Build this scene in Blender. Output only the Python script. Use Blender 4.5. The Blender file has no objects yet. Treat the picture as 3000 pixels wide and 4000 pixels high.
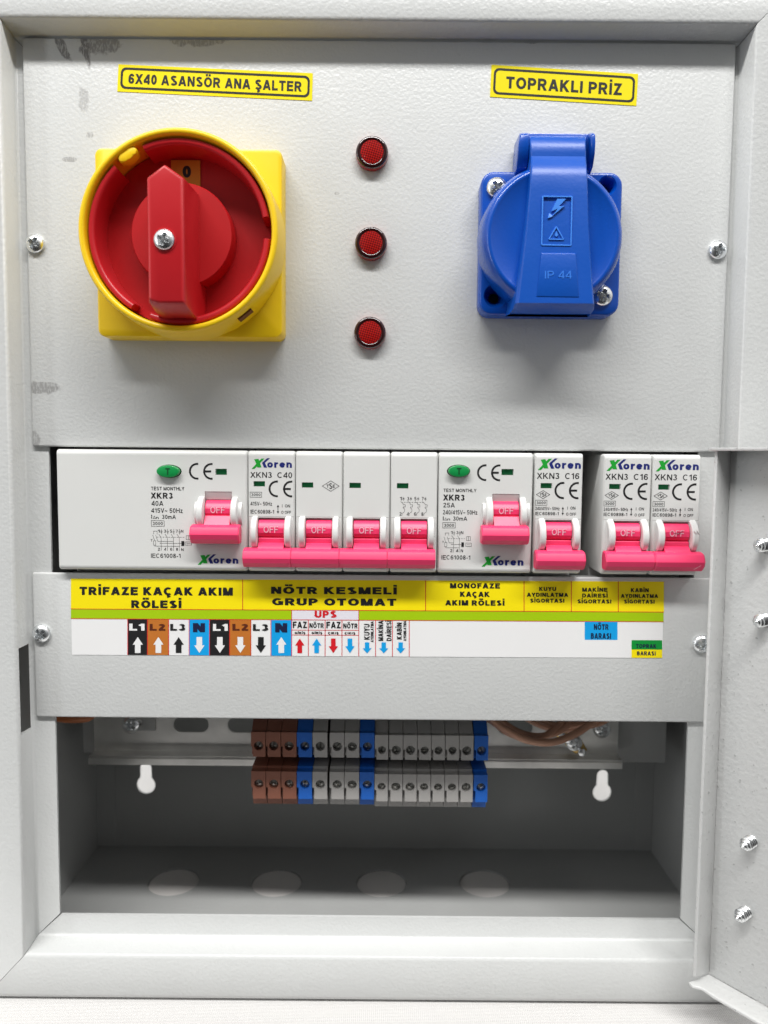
import bpy, bmesh, math, random
from mathutils import Vector, Matrix
from mathutils.geometry import tessellate_polygon
random.seed(7)
S = bpy.context.scene
COL = S.collection

# ------------------------------------------------------------------ camera
F = 3000.; D = 290.; TH = math.atan(.075); ROLL = .0085; H0 = 212.5   # mm; H0 = height of the camera's foot above the table
fw = Vector((0, math.cos(TH), -math.sin(TH))); u0 = Vector((0, math.sin(TH), math.cos(TH))); r0 = Vector((1, 0, 0))
RR = math.cos(ROLL)*r0 + math.sin(ROLL)*u0
UU = -math.sin(ROLL)*r0 + math.cos(ROLL)*u0
cam = bpy.data.cameras.new('camera'); co = bpy.data.objects.new('camera', cam); COL.objects.link(co)
cam.sensor_fit = 'VERTICAL'; cam.sensor_height = 36; cam.sensor_width = 27; cam.lens = 27
cam.clip_start = .01; cam.clip_end = 50
M = Matrix((RR, UU, -fw)).transposed().to_4x4(); M.translation = Vector((0, -D/1000, H0/1000)); co.matrix_world = M
cam.dof.use_dof = True; cam.dof.focus_distance = .286; cam.dof.aperture_fstop = 10
S.camera = co
S.render.engine = 'CYCLES'
S.render.resolution_x = 768; S.render.resolution_y = 1024

# ------------------------------------------------------------------ light
S.view_settings.view_transform = 'Standard'; S.view_settings.look = 'None'; S.view_settings.gamma = 1
S.view_settings.exposure = 0
w = bpy.data.worlds.new('World'); S.world = w; w.use_nodes = True
nt = w.node_tree; bg = nt.nodes['Background']
tc = nt.nodes.new('ShaderNodeTexCoord'); sp = nt.nodes.new('ShaderNodeSeparateXYZ'); mr = nt.nodes.new('ShaderNodeMapRange')
cr = nt.nodes.new('ShaderNodeValToRGB')
nt.links.new(tc.outputs['Generated'], sp.inputs[0]); nt.links.new(sp.outputs['Z'], mr.inputs[0]); mr.inputs[1].default_value = -1
nt.links.new(mr.outputs[0], cr.inputs[0]); ab = nt.nodes.new('ShaderNodeMath'); ab.operation = 'MULTIPLY'; nt.links.new(sp.outputs['X'], ab.inputs[0]); nt.links.new(sp.outputs['X'], ab.inputs[1])
ma = nt.nodes.new('ShaderNodeMath'); ma.operation = 'MULTIPLY_ADD'; nt.links.new(ab.outputs[0], ma.inputs[0]); ma.inputs[1].default_value = 3.3; ma.inputs[2].default_value = .30
vm = nt.nodes.new('ShaderNodeVectorMath'); vm.operation = 'SCALE'; nt.links.new(cr.outputs[0], vm.inputs[0]); nt.links.new(ma.outputs[0], vm.inputs['Scale'])
nt.links.new(vm.outputs[0], bg.inputs[0])     # background glow added towards the sides to fill shade, dimmer behind the camera
cr.color_ramp.elements[0].color = (.03, .03, .03, 1); cr.color_ramp.elements[1].color = (1.5, 1.5, 1.49, 1)
e = cr.color_ramp.elements.new(.5); e.color = (.24, .242, .245, 1)
bg.inputs[1].default_value = .42

def area(name, pos, target, sx, sy, power, col):
    l = bpy.data.lights.new(name, 'AREA'); l.shape = 'RECTANGLE'; l.size = sx; l.size_y = sy; l.energy = power; l.color = col
    o = bpy.data.objects.new(name, l); COL.objects.link(o)
    o.location = pos
    o.rotation_euler = (Vector(target) - Vector(pos)).to_track_quat('-Z', 'Y').to_euler()
    return o
area('ceiling_strip_light', (-.05, -1.17, 2.12), (0, 0, .24), 2.7, .20, 91, (1, .99, .97))
area('side_strip_light', (-1.15, -.62, .30), (0, 0, .22), .10, .8, 2.2, (.95, .98, 1))

# ------------------------------------------------------------------ helpers
def W(x, z, o): return Vector((x/1000, -o/1000, (z + H0)/1000))
def at(px, py, out):
    d = (px-1500)/F*RR - (py-2000)/F*UU + fw
    t = (D-out)/d.y
    return d.x*t, d.z*t
def atz(px, py, z):
    d = (px-1500)/F*RR - (py-2000)/F*UU + fw
    t = z/d.z
    return d.x*t, D - d.y*t

MATS = {}
def nodes_of(name):
    m = bpy.data.materials.new(name); m.use_nodes = True
    return m, m.node_tree, m.node_tree.nodes['Principled BSDF']
def mat(name, col, rough=.45, metal=0., bump=None, var=0., coat=0., trans=0., aniso=None, sss=0.):
    if name in MATS: return MATS[name]
    m, t, b = nodes_of(name)
    b.inputs['Base Color'].default_value = (*col, 1); b.inputs['Roughness'].default_value = rough
    b.inputs['Metallic'].default_value = metal; b.inputs['Coat Weight'].default_value = coat; b.inputs['Coat Roughness'].default_value = .08
    b.inputs['Transmission Weight'].default_value = trans
    if sss:
        b.inputs['Subsurface Weight'].default_value = sss; b.inputs['Subsurface Radius'].default_value = (1, .4, .4); b.inputs['Subsurface Scale'].default_value = .0008
    c = t.nodes.new('ShaderNodeTexCoord')
    if var:
        n = t.nodes.new('ShaderNodeTexNoise'); n.inputs['Scale'].default_value = 60; n.inputs['Detail'].default_value = 5
        t.links.new(c.outputs['Object'], n.inputs['Vector'])
        r = t.nodes.new('ShaderNodeMapRange'); r.inputs[3].default_value = 1-var; r.inputs[4].default_value = 1+var
        t.links.new(n.outputs[0], r.inputs[0])
        x = t.nodes.new('ShaderNodeVectorMath'); x.operation = 'SCALE'; x.inputs[0].default_value = col
        t.links.new(r.outputs[0], x.inputs['Scale']); t.links.new(x.outputs[0], b.inputs['Base Color'])
        r2 = t.nodes.new('ShaderNodeMapRange'); r2.inputs[3].default_value = rough*.8; r2.inputs[4].default_value = min(1, rough*1.2)
        t.links.new(n.outputs[0], r2.inputs[0]); t.links.new(r2.outputs[0], b.inputs['Roughness'])
    if bump:
        sc, dist = bump
        n = t.nodes.new('ShaderNodeTexNoise'); n.inputs['Scale'].default_value = sc; n.inputs['Detail'].default_value = 2.5; n.inputs['Roughness'].default_value = .45
        t.links.new(c.outputs['Object'], n.inputs['Vector'])
        bp = t.nodes.new('ShaderNodeBump'); bp.inputs['Distance'].default_value = dist; bp.inputs['Strength'].default_value = 1
        t.links.new(n.outputs[0], bp.inputs['Height']); t.links.new(bp.outputs[0], b.inputs['Normal'])
    MATS[name] = m
    return m

def scuffs(m, regs, dark=(.09, .085, .08), speck=0.):
    """wear marks: each region (x, z, half x, half z, slant, amount) in metres of object space"""
    t = m.node_tree; b = t.nodes['Principled BSDF']
    c = t.nodes.new('ShaderNodeTexCoord'); s = t.nodes.new('ShaderNodeSeparateXYZ'); t.links.new(c.outputs['Object'], s.inputs[0])
    def mth(op, a, b_=None):
        n = t.nodes.new('ShaderNodeMath'); n.operation = op
        for i, v in enumerate((a, b_)):
            if v is None: continue
            if isinstance(v, (int, float)): n.inputs[i].default_value = v
            else: t.links.new(v, n.inputs[i])
        return n.outputs[0]
    mp = t.nodes.new('ShaderNodeMapping'); mp.inputs['Scale'].default_value = (1, 1, .33); t.links.new(c.outputs['Object'], mp.inputs[0])
    nz = t.nodes.new('ShaderNodeTexNoise'); nz.inputs['Scale'].default_value = 1500; nz.inputs['Detail'].default_value = 4
    t.links.new(mp.outputs[0], nz.inputs['Vector'])
    nw = t.nodes.new('ShaderNodeTexNoise'); nw.inputs['Scale'].default_value = 260; nw.inputs['Detail'].default_value = 3
    t.links.new(c.outputs['Object'], nw.inputs['Vector'])
    tot = None
    for (x, z, hx, hz, sl, am) in regs:
        dx = mth('SUBTRACT', s.outputs['X'], x); dz = mth('SUBTRACT', s.outputs['Z'], z)
        dx = mth('SUBTRACT', dx, mth('MULTIPLY', dz, sl))
        qa = mth('DIVIDE', dx, hx); qb = mth('DIVIDE', dz, hz); q = mth('POWER', mth('ADD', mth('POWER', mth('ABSOLUTE', qa), 2.6), mth('POWER', mth('ABSOLUTE', qb), 2.6)), .385)
        q = mth('ADD', q, mth('MULTIPLY', mth('SUBTRACT', nw.outputs[0], .5), 1.5))
        q = mth('MULTIPLY', mth('MINIMUM', mth('MAXIMUM', mth('MULTIPLY', mth('SUBTRACT', 1.12, q), 5), 0), 1), am)
        tot = q if tot is None else mth('MAXIMUM', tot, q)
    # streaky pick-up of the scuff on the coat's grain
    th = mth('MINIMUM', mth('MAXIMUM', mth('MULTIPLY', mth('SUBTRACT', nz.outputs[0], .36), 7), .45), 1)
    msk = mth('MULTIPLY', tot, th) if tot is not None else None
    if speck:
        sn = t.nodes.new('ShaderNodeTexNoise'); sn.inputs['Scale'].default_value = 620; sn.inputs['Detail'].default_value = 1
        t.links.new(c.outputs['Object'], sn.inputs['Vector'])
        sk = mth('MULTIPLY', mth('MINIMUM', mth('MAXIMUM', mth('MULTIPLY', mth('SUBTRACT', sn.outputs[0], .70), 14), 0), 1), speck)
        msk = mth('MAXIMUM', msk, sk) if msk is not None else sk
    mx = t.nodes.new('ShaderNodeMix'); mx.data_type = 'RGBA'
    base = b.inputs['Base Color']
    if base.is_linked: t.links.new(base.links[0].from_socket, mx.inputs['A'])
    else: mx.inputs['A'].default_value = base.default_value
    mx.inputs['B'].default_value = (*dark, 1)
    t.links.new(msk, mx.inputs['Factor']); t.links.new(mx.outputs['Result'], base)
    return m

def T0(u, v, d): return (u, v, d)           # identity: (x, z, out)
class MB:
    def __init__(s): s.v = []; s.f = []
    def add(s, vs, fs):
        n = len(s.v); s.v += [tuple(p) for p in vs]; s.f += [tuple(i+n for i in f) for f in fs]
        return s
    def box(s, x0, x1, z0, z1, o0, o1):
        vs = [(x, z, o) for o in (o0, o1) for z in (z0, z1) for x in (x0, x1)]
        return s.add(vs, [(0, 1, 3, 2), (4, 6, 7, 5), (0, 4, 5, 1), (2, 3, 7, 6), (0, 2, 6, 4), (1, 5, 7, 3)])
    def loft(s, rings, close=True, caps=True):
        n = len(rings[0]); vs = [p for r in rings for p in r]; fs = []
        for i in range(len(rings)-1):
            for j in range(n if close else n-1):
                k = (j+1) % n
                fs.append((i*n+j, i*n+k, (i+1)*n+k, (i+1)*n+j))
        if caps: fs += [tuple(range(n))[::-1], tuple((len(rings)-1)*n+j for j in range(n))]
        return s.add(vs, fs)
    def prism(s, poly, d0, d1, T=T0, ch=0.):
        if ch:
            cx = sum(p[0] for p in poly)/len(poly); cy = sum(p[1] for p in poly)/len(poly)
            def ins(p, a):
                dx, dy = p[0]-cx, p[1]-cy
                return (p[0]-math.copysign(min(a, abs(dx)), dx), p[1]-math.copysign(min(a, abs(dy)), dy))
            sg = math.copysign(ch, d1-d0)
            return s.loft([[T(*p, d0) for p in poly], [T(*p, d1-sg) for p in poly], [T(*ins(p, ch*.3), d1-sg*.3) for p in poly], [T(*ins(p, ch), d1) for p in poly]])
        return s.loft([[T(*p, d0) for p in poly], [T(*p, d1) for p in poly]])
    def plate(s, outer, holes, d0, d1, T=T0):
        loops = [outer]+holes; flat = [p for l in loops for p in l]
        tri = tessellate_polygon([[Vector((p[0], p[1], 0)) for p in l] for l in loops])
        n = len(flat); vs = [T(*p, d0) for p in flat]+[T(*p, d1) for p in flat]
        fs = [tuple(t) for t in tri]+[tuple(i+n for i in t)[::-1] for t in tri]
        k = 0
        for l in loops:
            m = len(l)
            for i in range(m):
                a, b = k+i, k+(i+1) % m
                fs.append((a, b, b+n, a+n))
            k += m
        return s.add(vs, fs)
    def face(s, poly, holes, d, T=T0):
        loops = [poly]+holes; flat = [p for l in loops for p in l]
        tri = tessellate_polygon([[Vector((p[0], p[1], 0)) for p in l] for l in loops])
        return s.add([T(*p, d) for p in flat], [tuple(t) for t in tri])
    def lathe(s, cx, cz, prof, n=64, T=None, a0=0, a1=2*math.pi, closed=False, caps=True):
        """profile (r, o) about the out axis"""
        full = abs(a1-a0-2*math.pi) < 1e-6; rings = []
        m = n if full else n+1
        for (r, o) in prof:
            rings.append([(cx+r*math.cos(a0+(a1-a0)*i/n), cz+r*math.sin(a0+(a1-a0)*i/n), o) for i in range(m)])
        if closed: rings.append(rings[0])
        if T: rings = [[T(*p) for p in r] for r in rings]
        if not full and closed:
            # arc of a closed section, with end caps
            k = len(prof)
            sect = [[rings[j][i] for j in range(k)] for i in range(m)]
            return s.loft(sect)
        return s.loft(rings, close=full, caps=caps and full and not closed)
    def xsweep(s, prof, x0, x1):
        return s.loft([[(x0, p[0], p[1]) for p in prof], [(x1, p[0], p[1]) for p in prof]])
    def line(s, pts, wd, o, T=None):
        for a, b in zip(pts[:-1], pts[1:]):
            dx, dy = b[0]-a[0], b[1]-a[1]; L = math.hypot(dx, dy) or 1; nx, ny = -dy/L*wd/2, dx/L*wd/2; ex, ey = dx/L*wd/2, dy/L*wd/2
            q = [(a[0]+nx-ex, a[1]+ny-ey), (a[0]-nx-ex, a[1]-ny-ey), (b[0]-nx+ex, b[1]-ny+ey), (b[0]+nx+ex, b[1]+ny+ey)]
            s.add([(T(*p, o) if T else (p[0], p[1], o)) for p in q], [(0, 1, 2, 3)])
        return s
    def poly(s, pts, o, T=None):
        return s.face(pts, [], o, T or T0)
    def tube(s, pts, r, n=12):
        P = [Vector(p) for p in pts]; rings = []; up = Vector((0, 0, 1)); prev = None
        for i, p in enumerate(P):
            d = (P[min(i+1, len(P)-1)]-P[max(i-1, 0)]).normalized()
            a = (prev - d*prev.dot(d)).normalized() if prev else d.cross(up if abs(d.dot(up)) < .9 else Vector((1, 0, 0))).normalized()
            prev = a; b = d.cross(a)
            rr = r[i] if isinstance(r, (list, tuple)) else r
            rings.append([tuple(p+a*rr*math.cos(2*math.pi*k/n)+b*rr*math.sin(2*math.pi*k/n)) for k in range(n)])
        return s.loft(rings)
    def build(s, name, m, parent=None, bevel=0., seg=2, smooth=True, ang=35, label=None, kind=None, ori=None):
        me = bpy.data.meshes.new(name)
        off = W(*parent['_b']) if parent is not None and '_b' in parent else (W(*ori) if ori else W(0, 0, 0))
        base = off
        me.from_pydata([W(*p)-base for p in s.v], [], s.f)
        bm = bmesh.new(); bm.from_mesh(me)
        bmesh.ops.remove_doubles(bm, verts=bm.verts, dist=1e-7)
        bmesh.ops.recalc_face_normals(bm, faces=bm.faces)
        if bevel:
            ed = [e for e in bm.edges if len(e.link_faces) == 2 and e.calc_face_angle(0) > math.radians(28)]
            bmesh.ops.bevel(bm, geom=ed, offset=bevel/1000, segments=seg, profile=.5, affect='EDGES', clamp_overlap=True)
        bm.to_mesh(me); bm.free()
        if smooth:
            for p in me.polygons: p.use_smooth = True
            me.set_sharp_from_angle(angle=math.radians(ang))
        me.materials.append(m)
        o = bpy.data.objects.new(name, me); COL.objects.link(o)
        if parent is not None: o.parent = parent
        else: o.location = base
        if parent is not None and '_b' not in parent: o.location = (0, 0, 0)
        if label: o['label'] = label
        if kind: o['kind'] = kind
        o['_b'] = parent['_b'] if parent is not None and '_b' in parent else list(ori or (0, 0, 0))
        return o

def tag(o, label, cat, group=None):
    o['label'] = label; o['category'] = cat
    if group: o['group'] = group
    return o
def thing(name, loc, label, cat, group=None):
    o = bpy.data.objects.new(name, None); COL.objects.link(o); o.location = W(*loc); o['_b'] = list(loc); o.empty_display_size = .01
    return tag(o, label, cat, group)
def dup(root, dx, dz, do, label):
    r = root.copy(); COL.objects.link(r); r.location = root.location + Vector((dx/1000, -do/1000, dz/1000)); r['label'] = label
    for ch in list(root.children):
        c = ch.copy(); COL.objects.link(c); c.parent = r
        for g in list(ch.children):
            d = g.copy(); COL.objects.link(d); d.parent = c
    return r

def arc_(cx, cy, rx, ry, a0, a1, n=0):
    n = n or max(4, int(abs(a1-a0)/14))
    return [(cx+rx*math.cos(math.radians(a0+(a1-a0)*i/n)), cy+ry*math.sin(math.radians(a0+(a1-a0)*i/n))) for i in range(n+1)]
def glyph(c, t):
    """a plain grotesque letter drawn as strokes of weight t on a cap height of 1: (width, centre lines)"""
    h = t/2; B, Tp = h, 1-h
    def bowl(x, y0, y1, w_):           # right-hand bowl from (x, y1) round to (x, y0)
        r = (y1-y0)/2; k = max(x, w_-h-r*.95)
        return [(x, y1)]+arc_(k, (y0+y1)/2, w_-h-k, r, 90, -90, 10)+[(x, y0)]
    acc = None
    if c in 'ÖİÇŞ': acc = c; c = {'Ö': 'O', 'İ': 'I', 'Ç': 'C', 'Ş': 'S'}[c]
    if c == 'A': w, g = .78, [[(h*.95, 0), (.39-h*.1, 1)], [(.39+h*.1, 1), (.78-h*.95, 0)], [(.17, .29), (.61, .29)]]
    elif c == 'B': w, g = .68, [[(h, 0), (h, 1)], bowl(h, .52, Tp, .62), bowl(h, B, .52, .68)]
    elif c == 'C': w, g = .76, [arc_(.39, .5, .39-h, .5-h, 48, 312, 18)]
    elif c == 'D': w, g = .74, [[(h, 0), (h, 1)], [(h, Tp), (.32, Tp)]+arc_(.32, .5, .42-h, .5-h, 90, -90, 12)+[(h, B)]]
    elif c == 'E': w, g = .64, [[(h, 0), (h, 1)], [(h, Tp), (.64, Tp)], [(h, .52), (.60, .52)], [(h, B), (.64, B)]]
    elif c == 'F': w, g = .60, [[(h, 0), (h, 1)], [(h, Tp), (.60, Tp)], [(h, .50), (.54, .50)]]
    elif c == 'G': w, g = .80, [arc_(.40, .5, .40-h, .5-h, 48, 345, 20), [(.80-h, 0.05), (.80-h, .47), (.43, .47)]]
    elif c == 'H': w, g = .72, [[(h, 0), (h, 1)], [(.72-h, 0), (.72-h, 1)], [(h, .52), (.72-h, .52)]]
    elif c in 'Iı|': w, g = t, [[(h, 0), (h, 1)]]
    elif c == 'K': w, g = .74, [[(h, 0), (h, 1)], [(.69-h, 1), (h, .33)], [(.27, .55), (.73-h, 0)]]
    elif c == 'L': w, g = .58, [[(h, 0), (h, 1)], [(h, B), (.58, B)]]
    elif c == 'M': w, g = .86, [[(h, 0), (h, 1)], [(.86-h, 0), (.86-h, 1)], [(h*1.35, 1), (.43-h*.1, 0)], [(.43+h*.1, 0), (.86-h*1.35, 1)]]
    elif c == 'N': w, g = .72, [[(h, 0), (h, 1)], [(.72-h, 0), (.72-h, 1)], [(h*1.1, 1), (.72-h*1.1, 0)]]
    elif c == 'O': w, g = .80, [arc_(.40, .5, .40-h, .5-h, 0, 360, 26)]
    elif c == 'P': w, g = .66, [[(h, 0), (h, 1)], bowl(h, .45, Tp, .66)]
    elif c == 'R': w, g = .72, [[(h, 0), (h, 1)], bowl(h, .47, Tp, .68), [(.36, .47), (.71-h, 0)]]
    elif c == 'S': w, g = .68, [arc_(.34, .745, .31-h, .255-h, 25, 180, 9)[:-1]+arc_(.34, .745, .31-h, .255-h, 180, 262, 5)+arc_(.34, .27, .34-h, .27-h, 82, -155, 13)]
    elif c == 'T': w, g = .66, [[(.33, 0), (.33, 1)], [(0, Tp), (.66, Tp)]]
    elif c == 'U': w, g = .72, [[(h, 1), (h, .34)]+arc_(.36, .34, .36-h, .34-h, 180, 360, 12)+[(.72-h, 1)]]
    elif c == 'V': w, g = .72, [[(h*.95, 1), (.36-h*.1, 0)], [(.36+h*.1, 0), (.72-h*.95, 1)]]
    elif c == 'X': w, g = .72, [[(h*.8, 0), (.70-h*.8, 1)], [(.02+h*.8, 1), (.72-h*.8, 0)]]
    elif c == 'Y': w, g = .72, [[(h*.95, 1), (.36, .40)], [(.36, .40), (.72-h*.95, 1)], [(.36, .46), (.36, 0)]]
    elif c == 'Z': w, g = .66, [[(.03, Tp), (.66-h, Tp)], [(.64-h, .98), (h, .02)], [(h*.5, B), (.66, B)]]
    elif c == '0': w, g = .56, [arc_(.28, .5, .28-h, .5-h, 0, 360, 22)]
    elif c == '1': w, g = .40, [[(.29, 0), (.29, 1)], [(.29, .93), (.04, .72)]]
    elif c == '2': w, g = .58, [arc_(.285, .72, .27-h, .28-h, 165, -35, 12)+[(h, B)], [(h*.4, B), (.58, B)]]
    elif c == '3': w, g = .57, [arc_(.275, .745, .25-h, .255-h, 160, -90, 12), arc_(.275, .275, .29-h, .275-h, 90, -160, 13)]
    elif c == '4': w, g = .60, [[(.46, 0), (.46, 1)], [(.46, .98), (.03, .28)], [(0, .25), (.60, .25)]]
    elif c == '5': w, g = .58, [[(.53, Tp), (.13, Tp), (.08, .50)], arc_(.28, .33, .30-h, .33-h, 130, -155, 14)]
    elif c == '6': w, g = .57, [arc_(.285, .32, .285-h, .32-h, 0, 360, 18), [(h, .34)]+arc_(.31, .55, .31-h, .45-h, 180, 35, 10)]
    elif c == '7': w, g = .56, [[(0, Tp), (.56-h, Tp), (.20, -.02)]]
    elif c == '8': w, g = .57, [arc_(.285, .75, .25-h, .25-h, 0, 360, 16), arc_(.285, .275, .285-h, .275-h, 0, 360, 18)]
    elif c == '9': w, g = .57, [arc_(.285, .68, .285-h, .32-h, 0, 360, 18), [(.57-h, .66)]+arc_(.26, .45, .31-h, .45-h, 0, -145, 10)]
    elif c == 'x': w, g = .5, [[(0, 0), (.5, .72)]]
    elif c == 'o': w, g = .58, [arc_(.29, .36, .29-h, .36-h, 0, 360, 20)]
    elif c == 'r': w, g = .40, [[(h, 0), (h, .72)], arc_(.40, .36, .40-h, .36-h, 170, 90, 6)]
    elif c == 'e': w, g = .58, [arc_(.29, .36, .29-h, .36-h, 0, 325, 18), [(h, .36), (.58-h*.4, .36)]]
    elif c == 'n': w, g = .56, [[(h, 0), (h, .72)], [(h, .40)]+arc_(.28, .40, .28-h, .32-h, 180, 0, 10)+[(.56-h, 0)]]
    elif c == 'm': w, g = .84, [[(h, 0), (h, .72)], [(h, .42)]+arc_(.25, .42, .25-h, .30-h, 180, 0, 8)+[(.50-h, 0)], [(.50-h, .42)]+arc_(.67-h, .42, .17, .30-h, 180, 0, 8)+[(.84-h, 0)]]
    elif c == 'z': w, g = .50, [[(.02, .72-h), (.49-h, .72-h)], [(.48-h, .70), (h, .02)], [(h*.5, h), (.5, h)]]
    elif c == '~': w, g = .52, [[(.02, .34), (.13, .45), (.26, .40), (.39, .35), (.50, .46)]]
    elif c == '/': w, g = .30, [[(0, 0), (.30, 1)]]
    elif c == '-': w, g = .34, [[(0, .36), (.34, .36)]]
    else: w, g = .32, []
    if acc == 'Ö': g = g+[[(.26-h, 1.10+h), (.26+h, 1.10+h)], [(.54-h, 1.10+h), (.54+h, 1.10+h)]]
    if acc == 'İ': g = g+[[(0, 1.10+h), (t, 1.10+h)]]
    if acc in ('Ç', 'Ş'): g = g+[[(w/2+.02, .02), (w/2+.02, -.06), (w/2+.08, -.12), (w/2+.01, -.18), (w/2-.08, -.17)]]
    return w, g, acc
def strip(pts, t):
    """constant-width ribbon along a centre line"""
    closed = math.dist(pts[0], pts[-1]) < 1e-6; n = len(pts); L_, R_ = [], []
    for i, p in enumerate(pts):
        a = pts[i-1] if i else (pts[-2] if closed else None); b = pts[i+1] if i < n-1 else (pts[1] if closed else None)
        d1 = Vector((p[0]-a[0], p[1]-a[1])).normalized() if a else None; d2 = Vector((b[0]-p[0], b[1]-p[1])).normalized() if b else None
        d1 = d1 or d2; d2 = d2 or d1
        m = d1+d2; m = m.normalized() if m.length > 1e-6 else d1
        nn = Vector((-m.y, m.x)); k = min(1.9, 1/max(.2, abs(nn.dot(Vector((-d1.y, d1.x))))))
        L_.append((p[0]+nn.x*t/2*k, p[1]+nn.y*t/2*k)); R_.append((p[0]-nn.x*t/2*k, p[1]-nn.y*t/2*k))
    return L_, R_
def txt(mb, s, x0, x1, y0, y1, o, bold=0., T=None, ref='H', rot=False):
    """lettering filling x0..x1, capitals from y0 (top) to y1 (baseline); T maps (x, y, o) to the place"""
    t = (.142+bold*2.1); cur = 0; out = []
    for c in s:
        w_, g, acc = glyph(c, t)
        for k, st in enumerate(g):
            if len(st) == 2 and abs(st[0][1]-st[1][1]) > .3:
                (ax, ay), (bx, by) = st; q_ = t*2.5/math.dist(*st)
                ea = q_ if ay > .97 or ay < .03 else 0; eb = q_ if by > .97 or by < .03 else 0
                st2 = [(ax-(bx-ax)*ea, ay-(by-ay)*ea), (bx+(bx-ax)*eb, by+(by-ay)*eb)]
                L_, R_ = strip(st2, t)
                def clip_(E):
                    (x0_, y0_), (x1_, y1_) = E; f_ = lambda x, y: (x, y) if 0 <= y <= 1 else (x0_+(x1_-x0_)*((1. if y > 1 else 0.)-y0_)/(y1_-y0_), 1. if y > 1 else 0.)
                    return [f_(*E[0]), f_(*E[1])]
                L_, R_ = clip_(L_), clip_(R_)
            else: L_, R_ = strip(st, t)
            low = -.5 if acc in ('Ç', 'Ş') and k == len(g)-1 else 0; top = 2 if acc in ('Ö', 'İ') and k > 0 else 1
            cl_ = lambda p: (cur+p[0], min(top, max(low, p[1])))
            out.append(([cl_(p) for p in L_], [cl_(p) for p in R_], k))
        cur += w_+(.13 if c != ' ' else .02)
    tot = cur-.13; hh = .72 if ref == 'x' else 1.
    mnx = min(p[0] for a in out for q in a[:2] for p in q); mxx = max(p[0] for a in out for q in a[:2] for p in q)
    for L_, R_, k in out:
        n = len(L_); P = []
        for (x, y) in L_+R_:
            u = (x-mnx)/(mxx-mnx); v = y/hh
            if rot: X = x1+(x0-x1)*v; Y = y1+(y0-y1)*u
            else: X = x0+(x1-x0)*u; Y = y1+(y0-y1)*v
            oo = o+.006*k
            P.append(T(X, Y, oo) if T else (X, Y, oo))
        mb.add(P, [(i, i+1, n+i+1, n+i) for i in range(n-1)])
def circle(cx, cy, r, n=32, a0=0): return [(cx+r*math.cos(a0+2*math.pi*i/n), cy+r*math.sin(a0+2*math.pi*i/n)) for i in range(n)]
def rrect(x0, x1, z0, z1, r, n=6):
    P = []
    for cx, cz, a in ((x1-r, z1-r, 0), (x0+r, z1-r, 90), (x0+r, z0+r, 180), (x1-r, z0+r, 270)):
        for i in range(n+1):
            t = math.radians(a+90*i/n); P.append((cx+r*math.cos(t), cz+r*math.sin(t)))
    return P
def rect(x0, x1, z0, z1): return [(x0, z0), (x1, z0), (x1, z1), (x0, z1)]

# ------------------------------------------------------------------ materials
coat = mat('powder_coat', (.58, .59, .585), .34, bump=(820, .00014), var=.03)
coat_shaded = mat('powder_coat_shaded', (.36, .365, .36), .42, bump=(620, .0001), var=.04)  # same coat, darkened to stand in for the shade inside the box
plate_m = scuffs(mat('powder_coat_scuffed', (.60, .61, .605), .33, bump=(820, .00014), var=.03), [])if False else mat('powder_coat_scuffed', (.60, .61, .605), .33, bump=(820, .00014), var=.03)
plate2_m = mat('powder_coat_plate', (.58, .59, .585), .34, bump=(820, .00014), var=.03)
door_m = mat('powder_coat_door', (.57, .575, .57), .36, bump=(620, .0002), var=.03)
white = mat('white_plastic', (.66, .665, .65), .38, bump=(2500, .000012), var=.02)
white2 = mat('white_cheek_plastic', (.70, .70, .69), .34, var=.02)
pink = mat('pink_plastic', (.84, .045, .15), .38, bump=(1600, .00002), var=.05)
yellow = mat('yellow_plastic', (.90, .60, .008), .33, bump=(1300, .000015), var=.02)
red = mat('red_plastic', (.50, .012, .018), .34, bump=(1300, .000015), var=.06)
red2 = mat('red_dial_plastic', (.45, .009, .012), .36, bump=(1300, .000015), var=.04)
blue = mat('blue_plastic', (.001, .068, .42), .26, coat=.25, bump=(1100, .00003), var=.04)
blue2 = mat('blue_strap_plastic', (.0015, .078, .44), .36, bump=(900, .00004), var=.06)
chrome = mat('zinc_screw', (.86, .88, .89), .27, 1., bump=(500, .00004))
galv = mat('galvanised_steel', (.88, .87, .84), .3, .85, bump=(150, .00005), var=.3)
brass = mat('brass', (.60, .42, .16), .28, 1.)
tgrey = mat('terminal_grey', (.31, .30, .29), .5, bump=(1500, .00002), var=.05)
tbrown = mat('terminal_brown', (.19, .07, .043), .5, bump=(1500, .00002), var=.05)
tblue = mat('terminal_blue', (.006, .095, .42), .45, bump=(1500, .00002), var=.05)
wire_m = mat('wire_brown', (.50, .27, .18), .42, var=.08)
orange_m = mat('wire_orange', (.42, .13, .04), .45, var=.08)
dark = mat('dark_steel', (.03, .035, .03), .5, .3)
black = mat('black_print', (.012, .012, .013), .45)
ink = mat('grey_print', (.035, .035, .038), .5)
navy = mat('navy_print', (.012, .02, .16), .4)
lgreen = mat('green_print', (.012, .33, .03), .4)
wgreen = mat('green_flag', (.01, .17, .055), .3)
tgreen = mat('green_button', (.006, .26, .06), .3, coat=.3)
offw = mat('pale_lettering', (.80, .42, .52), .5)
P_yel = mat('sticker_yellow', (.90, .74, .006), .32, var=.02)
P_yel2 = mat('label_yellow', (.90, .76, .01), .3, var=.02)
P_lime = mat('sticker_lime', (.36, .56, .005), .35, var=.02)
P_wht = mat('sticker_white', (.80, .80, .80), .38, var=.015)
P_lil = mat('sticker_lilac', (.74, .72, .78), .38)
P_brn = mat('sticker_brown', (.50, .16, .025), .38, var=.04)
P_blu = mat('sticker_blue', (.008, .34, .75), .35, var=.03)
P_red = mat('sticker_red', (.62, .012, .02), .4)
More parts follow.
